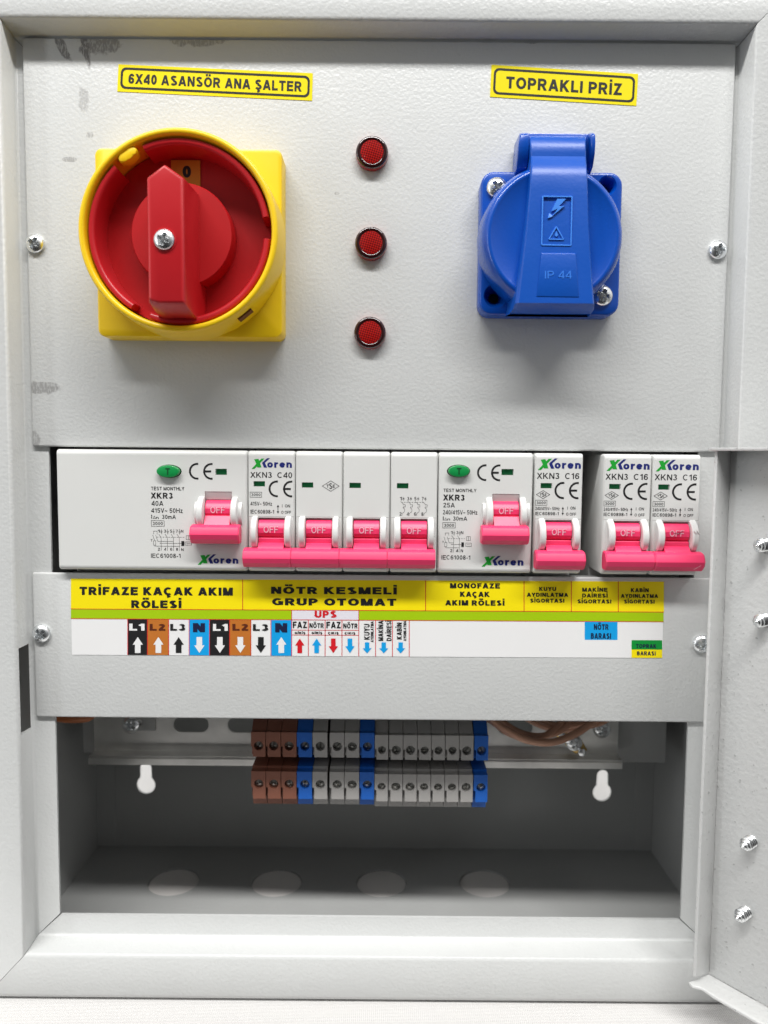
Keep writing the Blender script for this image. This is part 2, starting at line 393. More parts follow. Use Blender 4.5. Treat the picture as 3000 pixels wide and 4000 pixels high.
P_grn = mat('sticker_green', (.005, .28, .04), .38)
dkbrown = mat('dark_brown_print', (.10, .018, .006), .45)
dknavy = mat('dark_navy_print', (.008, .012, .05), .45)

# ------------------------------------------------------------------ setting: table, cloth, wall
t = MB().box(-600, 600, -232, -213.7, -420, 98).build('tabletop', mat('table_wood', (.5, .42, .33), .5, var=.1), kind='structure')
wl = MB().box(-1500, 1500, -900, 1500, -470, -430).build('wall', mat('wall_paint', (.80, .80, .80), .8, bump=(120, .0002)), kind='structure')
cm, ct, cb = nodes_of('white_cotton')
cb.inputs['Base Color'].default_value = (.62, .61, .60, 1); cb.inputs['Roughness'].default_value = .9; cb.inputs['Sheen Weight'].default_value = .2
cc = ct.nodes.new('ShaderNodeTexCoord'); w1 = ct.nodes.new('ShaderNodeTexWave'); w2 = ct.nodes.new('ShaderNodeTexWave')
for ww, ax in ((w1, 'X'), (w2, 'Y')):
    ww.bands_direction = ax; ww.inputs['Scale'].default_value = 420; ww.inputs['Distortion'].default_value = 1.2; ct.links.new(cc.outputs['Object'], ww.inputs[0])
ad = ct.nodes.new('ShaderNodeMath'); ct.links.new(w1.outputs['Fac'], ad.inputs[0]); ct.links.new(w2.outputs['Fac'], ad.inputs[1])
bp = ct.nodes.new('ShaderNodeBump'); bp.inputs['Distance'].default_value = .0001; ct.links.new(ad.outputs[0], bp.inputs['Height']); ct.links.new(bp.outputs[0], cb.inputs['Normal'])
cl = MB(); NX, NY = 120, 90; vs = []
from mathutils import noise
for j in range(NY+1):
    for i in range(NX+1):
        x = -450+900*i/NX; o = -380+476*j/NY
        h = noise.noise(Vector((x/55, o/38, 0)))*1.1 + noise.noise(Vector((x/16, o/13, 3)))*.35
        k = 0 if (-165 < x < 160 and o < 14) else min(1, (o-14)/10 if o > 14 else 1)
        vs.append((x, -212.1+h*k*.8, o))
fs = [(j*(NX+1)+i, j*(NX+1)+i+1, (j+1)*(NX+1)+i+1, (j+1)*(NX+1)+i) for j in range(NY) for i in range(NX)]
cl.add(vs, fs)
tag(cl.build('cloth', cm), 'white cotton cloth spread under the grey metal enclosure', 'cloth')

# ------------------------------------------------------------------ enclosure
XL, XR, ZT, ZB = -153.5, 146.5, 169.5, -211.4
OB = -106.
enc = thing('metal_enclosure', (0, 0, 0), 'light grey powder coated steel box holding the whole control panel', 'enclosure')
# mitred front frame members; side insets: front inner, corner, flange inner
IN = {'l': (16.8, 17.7, 26.4), 'r': (16.8, 18.5, 27.6), 't': (17.4, 19.6, 29), 'b': (18.3, 20.2, 28.5)}
FO = 8.2; FL = -1.5
def prof(side, gap):
    a, b, c = IN[side]; th = 1.2
    p = [(0, -6), (0, FO-2.6), (.8, FO-.8), (2.6, FO), (a-1.3, FO), (a-.3, FO-.3), (a+.25, FO-1.2), (b-.4, FL+1.0), (b+.1, FL+.25), (b+.9, FL), (c, FL)]
    q = [(c, FL-th), (b-.8, FL-th), (a-1.4, FO-1.5), (2.6, FO-th), (1.4, FO-2.8), (th, -6)]
    return p+q
def pt(side, t, s_end, tl, tr):
    pass
def member(side):
    mb = MB(); P = prof(side, 0)
    adj = {'l': ('b', 't'), 'r': ('b', 't'), 't': ('l', 'r'), 'b': ('l', 'r')}[side]
    rings = []
    for k, other in enumerate(adj):
        ring = []
        ia = IN[side]; ib = IN[other]
        for (t_, o) in P:
            # matching inset on the neighbour (mitre line through the profile's break points)
            ks = (0,)+ia; ko = (0,)+ib
            for n in range(3):
                if t_ <= ks[n+1]+1e-6 or n == 2:
                    u = ko[n]+(t_-ks[n])/(ks[n+1]-ks[n])*(ko[n+1]-ko[n]); break
            u += .12 + (.35 if t_ > ia[1]+2 else 0)
            if side == 'l': x = XL+t_; z = (ZB+u) if other == 'b' else (ZT-u)
            if side == 'r': x = XR-t_; z = (ZB+u) if other == 'b' else (ZT-u)
            if side == 't': z = ZT-t_; x = (XL+u) if other == 'l' else (XR-u)
            if side == 'b': z = ZB+t_; x = (XL+u) if other == 'l' else (XR-u)
            ring.append((x, z, o))
        rings.append(ring)
    if side != 'l': return mb.loft(rings)
    # the left upright has a slot through its return wall: leave the wall's facet open there
    n = len(P); SL0, SL1 = at(120, 2522, 2.5)[1], at(120, 2856, 2.5)[1]
    A, B = rings
    def interp(z): return [(A[i][0]+(B[i][0]-A[i][0])*0, z, A[i][2]) for i in range(n)]
    R1, R2 = interp(SL1), interp(SL0)
    allr = [A, R1, R2, B]; vs = [p for r in allr for p in r]; fs = [tuple(range(n))[::-1], tuple(3*n+j for j in range(n))]
    front, back = 6, 12       # the wall facet on the face and inner side
    for i in range(3):
        for j in range(n):
            if i == 1 and j in (front, back): continue
            k = (j+1) % n; fs.append((i*n+j, i*n+k, (i+1)*n+k, (i+1)*n+j))
    # reveal of the slot
    for i, in ((1,), (2,)):
        fs.append((i*n+6, i*n+7, i*n+12, i*n+13))
    fs.append((n+6, 2*n+6, 2*n+13, n+13)); fs.append((n+7, 2*n+7, 2*n+12, n+12))
    return mb.add(vs, fs)
for sd in 'lrtb':
    member(sd).build('frame_member', coat, enc, ang=50)
MB().box(XL+1.2, XL+2.4, ZB+1, ZT-1, OB, -6).box(XL, XL+1.2, ZB+.5, ZT-.5, OB-1.2, -6.05).build('side_panel', coat_shaded, enc)
MB().box(XR-2.4, XR-1.2, ZB+1, ZT-1, OB, -6).box(XR-1.2, XR, ZB+.5, ZT-.5, OB-1.2, -6.05).build('side_panel', coat_shaded, enc)
MB().box(XL+2.5, XR-2.5, ZT-1.3, ZT-.05, OB, -6.02).build('top_panel', coat_shaded, enc)
FZ = ZB+1.6
kn = [(-101.5, -72), (-51, -72), (.3, -72.5), (51, -73)]
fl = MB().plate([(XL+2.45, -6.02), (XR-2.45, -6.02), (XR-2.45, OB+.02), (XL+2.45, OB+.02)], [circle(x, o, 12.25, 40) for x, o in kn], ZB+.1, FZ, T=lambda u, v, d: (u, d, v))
flo = fl.build('floor_panel', coat_shaded, enc)
for x, o in kn:
    MB().prism(circle(x, o, 11.9, 40), FZ-2.0, FZ-.7, T=lambda u, v, d: (u, d, v)).build('knockout', mat('knockout_paint', (.66, .64, .62), .5), flo)
# welded seam strip along the floor and small drips of dirt
def keyhole(cx, cz):
    P = []
    for i in range(25):
        a = math.radians(130+280*i/24); P.append((cx+4.9*math.cos(a), cz+4.9*math.sin(a)))
    for i in range(13):
        a = math.radians(0+180*i/12); P.append((cx+3.0*math.cos(a), cz+9.2+3.0*math.sin(a)))
    return P
kl = at(570, 3066, OB); kr = at(2352, 3095, OB)
MB().plate(rect(XL+2.41, XR-2.41, ZB+.12, ZT-1.35), [keyhole(kl[0], kl[1]), keyhole(kr[0], kr[1])], OB-1.3, OB).build('back_panel', coat_shaded, enc)
# upright brackets carrying the rail
def bracket(xa, xb, zlo):
    m = MB(); m.box(xa, xb, zlo, 120, -63, -61.8); m.box(xa, xa+1.2, zlo, 120, OB, -63.01) if xa < 0 else m.box(xb-1.2, xb, zlo, 120, OB, -63.01)
    return m
BL0 = at(326, 2940, -62); BR1 = at(2598, 2979, -62)
bracket(BL0[0], BL0[0]+26, BL0[1]).build('mounting_bracket', coat_shaded, enc, bevel=.3)
bracket(BR1[0]-30, BR1[0], BR1[1]).build('mounting_bracket', coat_shaded, enc, bevel=.3)
# faint vertical weld returns at the back corners
MB().box(XL+2.45, XL+12, ZB+1.8, ZT-2, OB+.05, OB+1.1).build('corner_return', coat_shaded, enc)
MB().box(XR-12, XR-2.45, ZB+1.8, ZT-2, OB+.05, OB+1.1).build('corner_return', coat_shaded, enc)
pass
for (px, o_) in ((2490, -74), (2350, -62), (2360, -52)):
    pass

# ------------------------------------------------------------------ screws
def ph_screw(cx, cz, o, r, h, name='screw', parent=None, m=None, rot=0., label=None):
    """pan head with a real cross recess"""
    mb = MB(); n = 72; c = .17*r; L = .60*r
    def inside(x, y): return (abs(x) < c and abs(y) < L) or (abs(y) < c and abs(x) < L)
    radii = [0, .06, .11, .16, .2, .24, .28, .32, .36, .40, .44, .48, .52, .56, .6, .64, .68, .8, .88, .94, .98, 1.0]
    rings = []
    for k, q in enumerate(radii):
        ring = []
        for i in range(n):
            a = 2*math.pi*i/n; x, y = q*r*math.cos(a), q*r*math.sin(a)
            hh = h*math.sqrt(max(0, 1-(q*.93)**2)) if q < .98 else h*.34
            xr, yr = x*math.cos(rot)-y*math.sin(rot), x*math.sin(rot)+y*math.cos(rot)
            d = 0
            ax, ay = abs(xr), abs(yr)
            e1 = min(c*1.15-ay, L-ax); e2 = min(c*1.15-ax, L-ay); e_ = max(e1, e2)
            if e_ > 0: d = h*.75*min(1, e_/(c*.55))
            ring.append((cx+x, cz+y, o+hh-d))
        rings.append(ring)
    rings.append([(cx+r*math.cos(2*math.pi*i/n), cz+r*math.sin(2*math.pi*i/n), o) for i in range(n)])
    mb.loft(rings, caps=False)
    return mb.build(name, m or chrome, parent, ang=40, label=label)

# ------------------------------------------------------------------ cover plates
PX0, PX1 = -132.6, 126.2
up = thing('cover_plate', (PX0, 1.9, 0), 'upper grey cover plate carrying the red switch, the lamps and the blue socket', 'cover plate')
def reg(px0, px1, py0, py1, sl=0., am=1.):
    a = at(px0, py0, 0); b = at(px1, py1, 0)
    return (((a[0]+b[0])/2-PX0)/1000, ((a[1]+b[1])/2-1.9)/1000, abs(b[0]-a[0])/2000, abs(a[1]-b[1])/2000, sl, am)
scuffs(plate_m, [reg(222, 264, 134, 232, -.5, .75), reg(318, 350, 130, 245, -.15, .8), reg(318, 472, 122, 208, .3, .62), reg(670, 890, 116, 178, .5, .5), reg(308, 348, 345, 432, 0, .32),
                 reg(243, 296, 614, 632, 0, .45), reg(335, 365, 515, 540, 0, .4), reg(1880, 1935, 143, 165, 0, .5), reg(2045, 2098, 148, 170, 0, .5),
                 reg(112, 235, 1492, 1538, 0, .5), reg(116, 156, 1688, 1745, 0, .4), reg(1306, 1326, 750, 762, 0, .4)], dark=(.11, .10, .10))
scuffs(door_m, [], dark=(.16, .16, .155), speck=.45)
scuffs(plate2_m, [(.2195, .0345, .0012, .0035, 0, .6)], dark=(.2, .2, .19))
MB().box(PX0, PX1, 1.9, 149.4, -1.45, 0).build('sheet', plate_m, up, bevel=.7, seg=3)
for (px, py) in ((132, 949), (2809, 973)):
    x, z = at(px, py, 1.5); ph_screw(x, z, -.1, 3.45, 2.5, parent=up, rot=.5 if px < 999 else .2)
lo = thing('cover_plate', (-134, -102.5, 0), 'lower grey cover plate under the breakers carrying the long printed sticker strip', 'cover plate')
MB().box(-134, 126.2, -102.4, -46.0, -1.45, 0).build('sheet', plate2_m, lo, bevel=.7, seg=3)
MB().box(-121, 113, -101.9, -100.7, -9, -1.5).box(-121, 113, -47.8, -46.6, -9, -1.5).build('folded_edge', coat_shaded, lo, bevel=.3)
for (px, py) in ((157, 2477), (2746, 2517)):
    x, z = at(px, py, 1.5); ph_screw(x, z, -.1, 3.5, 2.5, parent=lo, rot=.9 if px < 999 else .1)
MB().box(-121, 113, 3.2, 4.4, -9, -1.5).build('folded_edge', coat_shaded, up, bevel=.3)

# ------------------------------------------------------------------ labels
def sticker_label(corners, s, tx, ty, label, bold=.03):
    P = [at(*c, .15) for c in corners]
    def T(u, v, o):   # u, v in 0..1 across the label (v downwards)
        a = [P[0][i]*(1-u)*(1-v)+P[1][i]*u*(1-v)+P[2][i]*u*v+P[3][i]*(1-u)*v for i in (0, 1)]
        return (a[0], a[1], o)
    g = thing('label_sticker', (*P[3], 0), label, 'label')
    MB().loft([[T(u, v, 0.02) for u, v in ((0, 0), (1, 0), (1, 1), (0, 1))], [T(u, v, .16) for u, v in ((0, 0), (1, 0), (1, 1), (0, 1))]]).build('backing', P_yel2, g)
    W_ = math.dist(P[0], P[1]); Hh = math.dist(P[0], P[3])
    def T2(x, y, o): return T(x/W_, 1-y/Hh, o)
    mg = 1.0; th = .78
    out = rrect(mg, W_-mg, mg, Hh-mg, 1.9); inn = rrect(mg+th, W_-mg-th, mg+th, Hh-mg-th, 1.4)
    b = MB(); n = len(out); b.add([T2(*p, .22) for p in out+inn], [(i, (i+1) % n, n+(i+1) % n, n+i) for i in range(n)])
    b.build('border', black, g)
    l = MB(); txt(l, s, tx[0]*W_, tx[1]*W_, Hh*(1-ty[0]), Hh*(1-ty[1]), .23, bold, T=T2); l.build('lettering', black, g)
sticker_label(((463, 251), (1222, 286), (1219, 393), (458, 357)), '6X40 ASANSÖR ANA ŞALTER', (.055, .945), (.325, .69), 'yellow label reading 6X40 ASANSÖR ANA ŞALTER above the red rotary switch')
sticker_label(((1920, 253), (2493, 289), (2486, 413), (1914, 378)), 'TOPRAKLI PRİZ', (.105, .895), (.335, .70), 'yellow label reading TOPRAKLI PRİZ above the blue socket')

# long printed strip
g = thing('label_sticker', (*at(281, 2557.5, 0), 0), 'long white, yellow and green printed strip naming the breakers, below the breaker row', 'label')
SK = .0052
def TP(x, y, o):
    a = at(x, y, .15); return (a[0], a[1], o)
def TS(x, y, o, c=[1500]): return TP(x, y, o)
def quadpx(mb, x0, x1, y0, y1, o):   # y given at the box's own centre; edges follow the strip's slope
    cx = (x0+x1)/2; d = SK*(x1-x0)/2
    mb.add([TP(x0, y0-d, o), TP(x1, y0+d, o), TP(x1, y1+d, o), TP(x0, y1-d, o)], [(0, 1, 2, 3)])
def yt(x): return 2258.5+12*(x-276)/2318
def yq(mb, x0, x1, v0, v1, o):
    f = lambda x, v: yt(x)+v*(299.5+(1.0)*(x-276)/2318)
    mb.add([TP(x0, f(x0, v0), o), TP(x1, f(x1, v0), o), TP(x1, f(x1, v1), o), TP(x0, f(x0, v1), o)], [(0, 1, 2, 3)])
def tpx(mb, s, x0, x1, y0, y1, bold=.045, rot=False, o=.26):
    cx = (x0+x1)/2
    txt(mb, s, x0, x1, y0, y1, o, bold, T=lambda x, y, oo: TP(x, y+SK*(x-cx), oo), rot=rot)
b = MB(); f = [TP(276, 2258.5, .02), TP(2594, 2270.5, .02), TP(2587, 2570.5, .02), TP(281, 2557.5, .02)]
b.loft([f, [(p[0], p[1], .14) for p in f]]); b.build('backing', P_wht, g)
m1 = MB(); yq(m1, 277, 2593.5, .004, .398, .18); m1.build('yellow_band', P_yel, g)
for xa_, xb_ in ((277, 1139), (1402, 2592)):
    m1 = MB(); yq(m1, xa_, xb_, .405, .525, .18); m1.build('green_band', P_lime, g)
m1 = MB(); yq(m1, 1140, 1401, .405, .525, .18); m1.build('pale_box', P_lil, g)
cols = [499, 576, 659, 739, 818.5, 897, 980, 1058.4, 1139.3, 1204.4, 1270, 1335.8, 1401.5, 1467, 1533, 1598.6]
for i, mm in ((0, black), (1, P_brn), (3, P_blu), (4, black), (5, P_brn), (7, P_blu)):
    cell = MB(); yq(cell, cols[i], cols[i+1], .532, .996, .18); cell.build('coloured_box', mm, g)
bl = MB(); quadpx(bl, 2284, 2412, 2427.7, 2499.4, .18); bl.build('coloured_box', P_blu, g)
gr = MB(); quadpx(gr, 2467, 2586.5, 2500.6, 2537.4, .18); gr.build('coloured_box', P_grn, g)
gy = MB(); quadpx(gy, 2467, 2586.5, 2537.4, 2569.6, .18); gy.build('coloured_box', P_yel, g)
rl = MB()
for x in (948, 1662.5, 2047, 2231.6, 2415): yq(rl, x-1.4, x+1.4, .004, .405, .21)
yq(rl, 277, 2593, .396, .405, .21); yq(rl, 277, 2592, .523, .531, .21)
for x in cols: yq(rl, x-1.3, x+1.3, .531, .997, .21)
for x in (1139.3, 1401.5): yq(rl, x-1.3, x+1.3, .40, .531, .21)
quadpx(rl, 1139.3, 1401.5, 2460.5, 2462.6, .21); quadpx(rl, 1139.3, 1401.5, 2479.8, 2481.9, .21)
rl.build('ruling', P_red, g)
L = MB()
for s, x0, x1, y0, y1, bo in (
    ('TRİFAZE KAÇAK AKIM', 311, 909.5, 2293.5, 2324.8, .05), ('RÖLESİ', 513, 709, 2345, 2375, .05),
    ('NÖTR KESMELİ', 1059, 1550, 2293, 2320.5, .05), ('GRUP OTOMAT', 1063, 1548, 2337.5, 2365, .05),
    ('MONOFAZE', 1757.7, 1952.5, 2278, 2298, .05), ('KAÇAK', 1797, 1913, 2311, 2331, .05), ('AKIM RÖLESİ', 1739, 1970.6, 2344.5, 2365, .05),
    ('KUYU', 2105.6, 2172, 2292.7, 2308, .04), ('AYDINLATMA', 2058, 2219, 2315.6, 2330.7, .04), ('SİGORTASI', 2071, 2204, 2338.5, 2353.6, .04),
    ('MAKİNE', 2274, 2372.6, 2295.7, 2311, .04), ('DAİRESİ', 2274, 2373, 2318.6, 2333.7, .04), ('SİGORTASI', 2256, 2387.7, 2341.5, 2356.6, .04),
    ('KABİN', 2464, 2533.6, 2297.5, 2313, .04), ('AYDINLATMA', 2425, 2570, 2320.4, 2335, .04), ('SİGORTASI', 2437.7, 2556.5, 2342.7, 2357, .04),
    ('L3', 665, 724, 2437, 2463, .05), ('L3', 988, 1048, 2438, 2464, .05), ('FAZ', 1144, 1199, 2428, 2453, .03), ('NÖTR', 1209, 1265, 2434, 2453, .03),
    ('FAZ', 1275, 1331, 2428.5, 2453.5, .03), ('NÖTR', 1341, 1397, 2435, 2454, .03),
    ('GİRİŞ', 1151, 1193, 2468, 2476, .05), ('GİRİŞ', 1217, 1259, 2468, 2476, .05), ('ÇIKIŞ', 1281, 1323, 2468.5, 2476.5, .05), ('ÇIKIŞ', 1346, 1388, 2469, 2477, .05)):
    tpx(L, s, x0, x1, y0, y1, bo)
for s, x0, x1, y0, y1 in (('KUYU', 1422, 1444, 2437, 2498), ('AYDINLATMA', 1448, 1459.5, 2427, 2508), ('MAKİNA', 1478, 1497, 2424, 2503), ('DAİRESİ', 1510, 1529, 2424, 2503),
                          ('KABİN', 1550, 1569.5, 2432, 2497), ('AYDINLATMA', 1576, 1587, 2425, 2503)):
    tpx(L, s, x0, x1, y0, y1, .03, rot=True)
def arrow(mb, cx, y0, y1, hw, sw, hl, up, o=.25):
    s = 1 if up else -1; a, b_ = (y0, y1) if up else (y1, y0)
    pts = [(cx, a), (cx+hw, a+s*hl), (cx+sw, a+s*hl), (cx+sw, b_), (cx-sw, b_), (cx-sw, a+s*hl), (cx-hw, a+s*hl)]
    mb.poly(pts, o, T=TP)
for cx, up_, mm in ((538.5, 1, P_wht), (619, 1, P_wht), (698, 1, black), (779, 0, P_wht), (859, 0, P_wht), (939, 0, P_wht), (1019, 0, black), (1099, 1, P_wht)):
    a_ = MB(); arrow(a_, cx, 2488, 2550.5, 20, 11, 30, up_); a_.build('arrow', mm, g)
for cx, up_, mm in ((1171, 1, P_red), (1237, 1, P_blu), (1302, 0, P_red), (1367, 0, P_blu)):
    a_ = MB(); arrow(a_, cx, 2494, 2551, 18, 9, 27, up_); a_.build('arrow', mm, g)
for cx in (1434, 1499, 1565): a_ = MB(); arrow(a_, cx, 2509, 2552, 17.5, 8.5, 20, False); a_.build('arrow', P_blu, g)
L.build('lettering', black, g)
for s_, x0, x1, y0, y1, bo, mm in (('L1', 505, 565, 2436, 2463, .05, P_wht), ('L1', 832, 890, 2437, 2464, .05, P_wht), ('UPS', 1225.5, 1314.7, 2386, 2412.6, .045, P_red), ('L2', 585, 646, 2437, 2463, .05, dkbrown),
    ('L2', 908, 970, 2437, 2463, .05, dkbrown), ('N', 754, 801, 2434, 2469, .06, dknavy), ('N', 1075, 1122, 2434, 2470, .06, dknavy)):
    a_ = MB(); tpx(a_, s_, x0, x1, y0, y1, bo); a_.build('lettering', mm, g)
a_ = MB(); tpx(a_, 'NÖTR', 2319.6, 2377, 2438, 2459.7, .035); tpx(a_, 'BARASI', 2308, 2386.5, 2473, 2495, .035); a_.build('lettering', dknavy, g)
a_ = MB(); tpx(a_, 'TOPRAK', 2484, 2563.7, 2515.7, 2531.4, .035); tpx(a_, 'BARASI', 2488, 2560.7, 2544, 2559.7, .035); a_.build('lettering', dknavy, g)

# ------------------------------------------------------------------ rotary switch
CX, CZ = -70.3, 74.5
sw = thing('rotary_switch', (CX, CZ, 0), 'red rotary main switch in a square yellow base, set to 0', 'switch')
MB().prism(rrect(CX-33.2, CX+33.2, CZ-33.0, CZ+32.8, 2.6), 0, 10, ch=.9).build('base_plate', yellow, sw)
# collar without a cut; its notch is a dark block painted as shade
col = MB(); nseg = 96
prof_c = [(34.5, 9.9), (34.2, 14), (33.75, 24.2), (33.5, 24.8), (32.9, 25.1), (32.1, 25.0), (31.7, 24.6), (31.5, 24), (31.3, 12), (31.3, 9.9)]
col.lathe(CX, CZ+.2, prof_c, nseg, closed=True)
cl_o = col.build('collar', yellow, sw, ang=50)
a = math.radians(-51)
def TN(u, v, d): return (CX+(33.6+d)*math.cos(a)-u*math.sin(a), CZ+(33.6+d)*math.sin(a)+u*math.cos(a), 17.5+v)
MB().prism(rect(-2.9, 2.9, -2.2, 2.2), -2, .75, T=TN).build('notch_shade', mat('notch_shadow_brown', (.13, .035, .01), .6), sw)
dl = MB(); dl.lathe(CX, CZ+.2, [(.01, 12.4), (30.9, 12.4), (30.9, 9.9), (.01, 9.9)][::-1], 96)
dl.lathe(CX, CZ+.2, [(17.6, 12.3), (17.5, 19.4), (17.1, 20.0), (.01, 20.0)], 72)
dl_o = dl.build('dial', red2, sw, ang=40)
def rim(a0, a1):
    mb = MB(); pr_ = [(30.9, 12.4), (30.9, 22.9), (30.5, 23.5), (29.6, 23.6), (28.9, 23.2), (28.6, 22.5), (28.3, 12.4)]
    n = max(6, int((a1-a0)/3)); mb.lathe(CX, CZ+.2, pr_, n, a0=math.radians(a0), a1=math.radians(a1), closed=True)
    return mb.build('dial_rim', red, sw, ang=45)
rim(10, 113); rim(-110, -4); rim(135, 237)
# low ledges in the gaps
for a0, a1 in ((237, 248),):
    MB().lathe(CX, CZ+.2, [(30.9, 12.4), (30.9, 17.2), (28.4, 17.2), (28.4, 12.4)], 5, a0=math.radians(a0), a1=math.radians(a1), closed=True).build('dial_ledge', red, sw)
a = math.radians(124)
kx, kz = CX+30.1*math.cos(a), CZ+.2+30.1*math.sin(a)
MB().prism([(kx+ (3.6*math.cos(t))*math.cos(a-1.571)-(1.8*math.sin(t))*math.sin(a-1.571), kz+(3.6*math.cos(t))*math.sin(a-1.571)+(1.8*math.sin(t))*math.cos(a-1.571)) for t in [i*2*math.pi/24 for i in range(24)]], 20.3, 24.3, ch=.7).build('locking_tab', yellow, sw)
pa, pb = at(668, 626, 12.6), at(783, 724, 12.6)
tg = MB().prism(rect(pa[0], pb[0], pb[1]-2, pa[1]), 12.41, 12.75).build('position_tag', mat('tag_amber', (.62, .30, .02), .45), sw)
l = MB(); p0, p1 = at(713, 647, 12.8), at(746, 694, 12.8); txt(l, '0', p0[0], p1[0], p0[1], p1[1], 12.8, .04, ref='0'); l.build('lettering', black, tg)
# handle: drafted block with an arrow-shaped top
zt = at(640, 692, 37)[1]; zb_ = at(640, 1172, 37)[1]; HX0, HX1 = -77.0, -65.1
def ho(dr, o, topd=0., botd=0.): return [(HX0-dr, zb_-botd-dr*.3, o), (HX0-dr+3.0, zb_-1.0-botd-dr*.3, o), (HX1+dr, zb_-.9-botd-dr*.3, o), (HX1+dr, zt+topd*.6, o), ((HX0+HX1)/2-.2, zt+4.3+topd, o), (HX0-dr, zt+topd*.6, o)]
hd = MB(); hd.loft([ho(1.3, 12.5, .5, 4.2), ho(.9, 20, .3, 3.2), ho(.15, 35.5, 0, .4), ho(-.25, 36.6, -.3, -.1), ho(-.9, 37, -1.0, -.7)])
hd.build('handle', red, sw, bevel=.35, seg=2, ang=28)
x, z = at(642, 937, 37)
MB().lathe(x, z, [(3.95, 36.98), (3.9, 37.12), (3.35, 37.12), (3.3, 36.98)], 32, closed=True).build('screw_seat', red, sw)
ph_screw(x, z, 36.9, 3.3, 1.9, parent=sw, rot=.35)

# ------------------------------------------------------------------ pilot lamps
bez = mat('lamp_bezel', (.022, .002, .002), .06, coat=1.); bezs = mat('lamp_side_lit', (.34, .005, .006), .12, coat=.6)  # side red painted brighter for light passing through the rim
lm, lt, lb = nodes_of('lamp_lens')
lc = lt.nodes.new('ShaderNodeTexCoord'); lmp = lt.nodes.new('ShaderNodeMapping'); lmp.inputs['Rotation'].default_value = (0, .5, 0); lt.links.new(lc.outputs['Object'], lmp.inputs[0])
vv = lt.nodes.new('ShaderNodeTexChecker'); vv.inputs['Scale'].default_value = 1750; vv.inputs['Color1'].default_value = (.46, .008, .006, 1); vv.inputs['Color2'].default_value = (.13, .002, .002, 1)
lt.links.new(lmp.outputs[0], vv.inputs['Vector']); lt.links.new(vv.outputs['Color'], lb.inputs['Base Color']); lb.inputs['Roughness'].default_value = .15; lb.inputs['Coat Weight'].default_value = 1
lbp = lt.nodes.new('ShaderNodeBump'); lbp.inputs['Distance'].default_value = .0002; lt.links.new(vv.outputs['Fac'], lbp.inputs['Height']); lt.links.new(lbp.outputs[0], lb.inputs['Normal'])
lx, lz = at(1453, 592, 3)
lamp = thing('pilot_lamp', (lx, lz, 0), 'round red pilot lamp, topmost of the column of three', 'lamp', 'red pilot lamps between switch and socket')
MB().lathe(lx, lz, [(5.95, 0), (5.95, .5), (5.9, 1.9), (5.8, 2.3)], 48).build('side_wall', bezs, lamp)
MB().lathe(lx, lz, [(5.81, 2.28), (5.6, 2.7), (5.2, 2.95), (4.8, 3.0), (4.5, 2.98), (4.35, 2.9), (4.33, 2.5)], 48).build('bezel', bez, lamp)
MB().lathe(lx, lz, [(4.35, 2.45), (4.2, 2.85), (2.5, 3.12), (1, 3.22), (.01, 3.24)], 40).build('lens', lm, lamp)
x2, z2 = at(1449, 947, 3); x3, z3 = at(1445, 1298, 3)
dup(lamp, x2-lx, z2-lz, 0, 'round red pilot lamp, middle one of the column of three')
dup(lamp, x3-lx, z3-lz, 0, 'round red pilot lamp, lowest of the column of three')

# ------------------------------------------------------------------ blue socket
BX0, BX1, BZ0, BZ1 = 33.7, 84.2, 50.6, 101.0
so = thing('wall_socket', ((BX0+BX1)/2, (BZ0+BZ1)/2, 0), 'blue flush socket outlet with closed sprung lid marked IP 44', 'socket')
h1 = at(1936, 1155, 8); h2 = at(2372, 724, 8); s1 = at(1942, 729, 9.5); s2 = at(2357, 1153, 9.5)
bs = MB(); R_ = rrect(BX0, BX1, BZ0, BZ1, 4.6, 8); Ri = rrect(BX0+.7, BX1-.7, BZ0+.7, BZ1-.7, 4.0, 8)
bs.loft([[(p[0], p[1], 0) for p in R_], [(p[0], p[1], 7.2) for p in R_], [(p[0]*.5+q[0]*.5, p[1]*.5+q[1]*.5, 7.8) for p, q in zip(R_, Ri)], [(p[0], p[1], 8) for p in Ri]], caps=False)
ca = circle(*h1, 4.3, 32); cb2 = circle(*h2, 3.4, 32)
bs.face(Ri, [ca, cb2], 8)
for (c, r) in ((h1, 4.3), (h2, 3.4)): bs.lathe(c[0], c[1], [(r, 8), (r-.5, 7.2), (2.0, 3.8), (1.9, 1.2)], 32, caps=False)
bs.build('base_plate', blue, so, ang=40)
for c in (h1, h2): MB().lathe(c[0], c[1], [(1.85, .6), (1.85, 1.25), (.01, 1.3)], 20).build('hole_bottom', dark, so)
ph_screw(s1[0], s1[1], 7.9, 3.6, 2.5, parent=so, rot=.9); ph_screw(s2[0], s2[1], 7.9, 3.6, 2.5, parent=so, rot=.25)
lcx, lcz = at(2164, 916, 19)
MB().lathe(lcx, lcz, [(25.2, 8), (25.0, 12), (24.6, 15.2), (24.2, 16.6), (23.5, 17.9), (22.9, 18.5), (22.3, 18.8), (21.6, 18.7), (21.2, 18.4), (12, 18.6), (.01, 18.7)], 96).build('lid', blue, so, ang=60)
def zc(zx, zy, o): return at(1300+zx/1.3825, 450+zy/1.3825, o)
st = [(112, 1060, 1371, 11), (118, 1060, 1371, 14.0), (140, 1062, 1370, 15.6), (175, 1066, 1370, 16.4), (200, 1067, 1371, 16.5), (222, 1068, 1371, 16.5), (245, 1069, 1372, 17.6), (268, 1069, 1374, 19.2), (295, 1069, 1376, 20.3), (330, 1067, 1378, 20.9), (400, 1062, 1380, 21.2),
      (600, 1044, 1386, 21.6), (800, 1022, 1398, 22.0), (960, 1003, 1408, 22.3), (1015, 996, 1413, 22.3), (1045, 984, 1410, 19.6), (1071, 966, 1392, 14.5), (1072, 966, 1392, 9.5)]
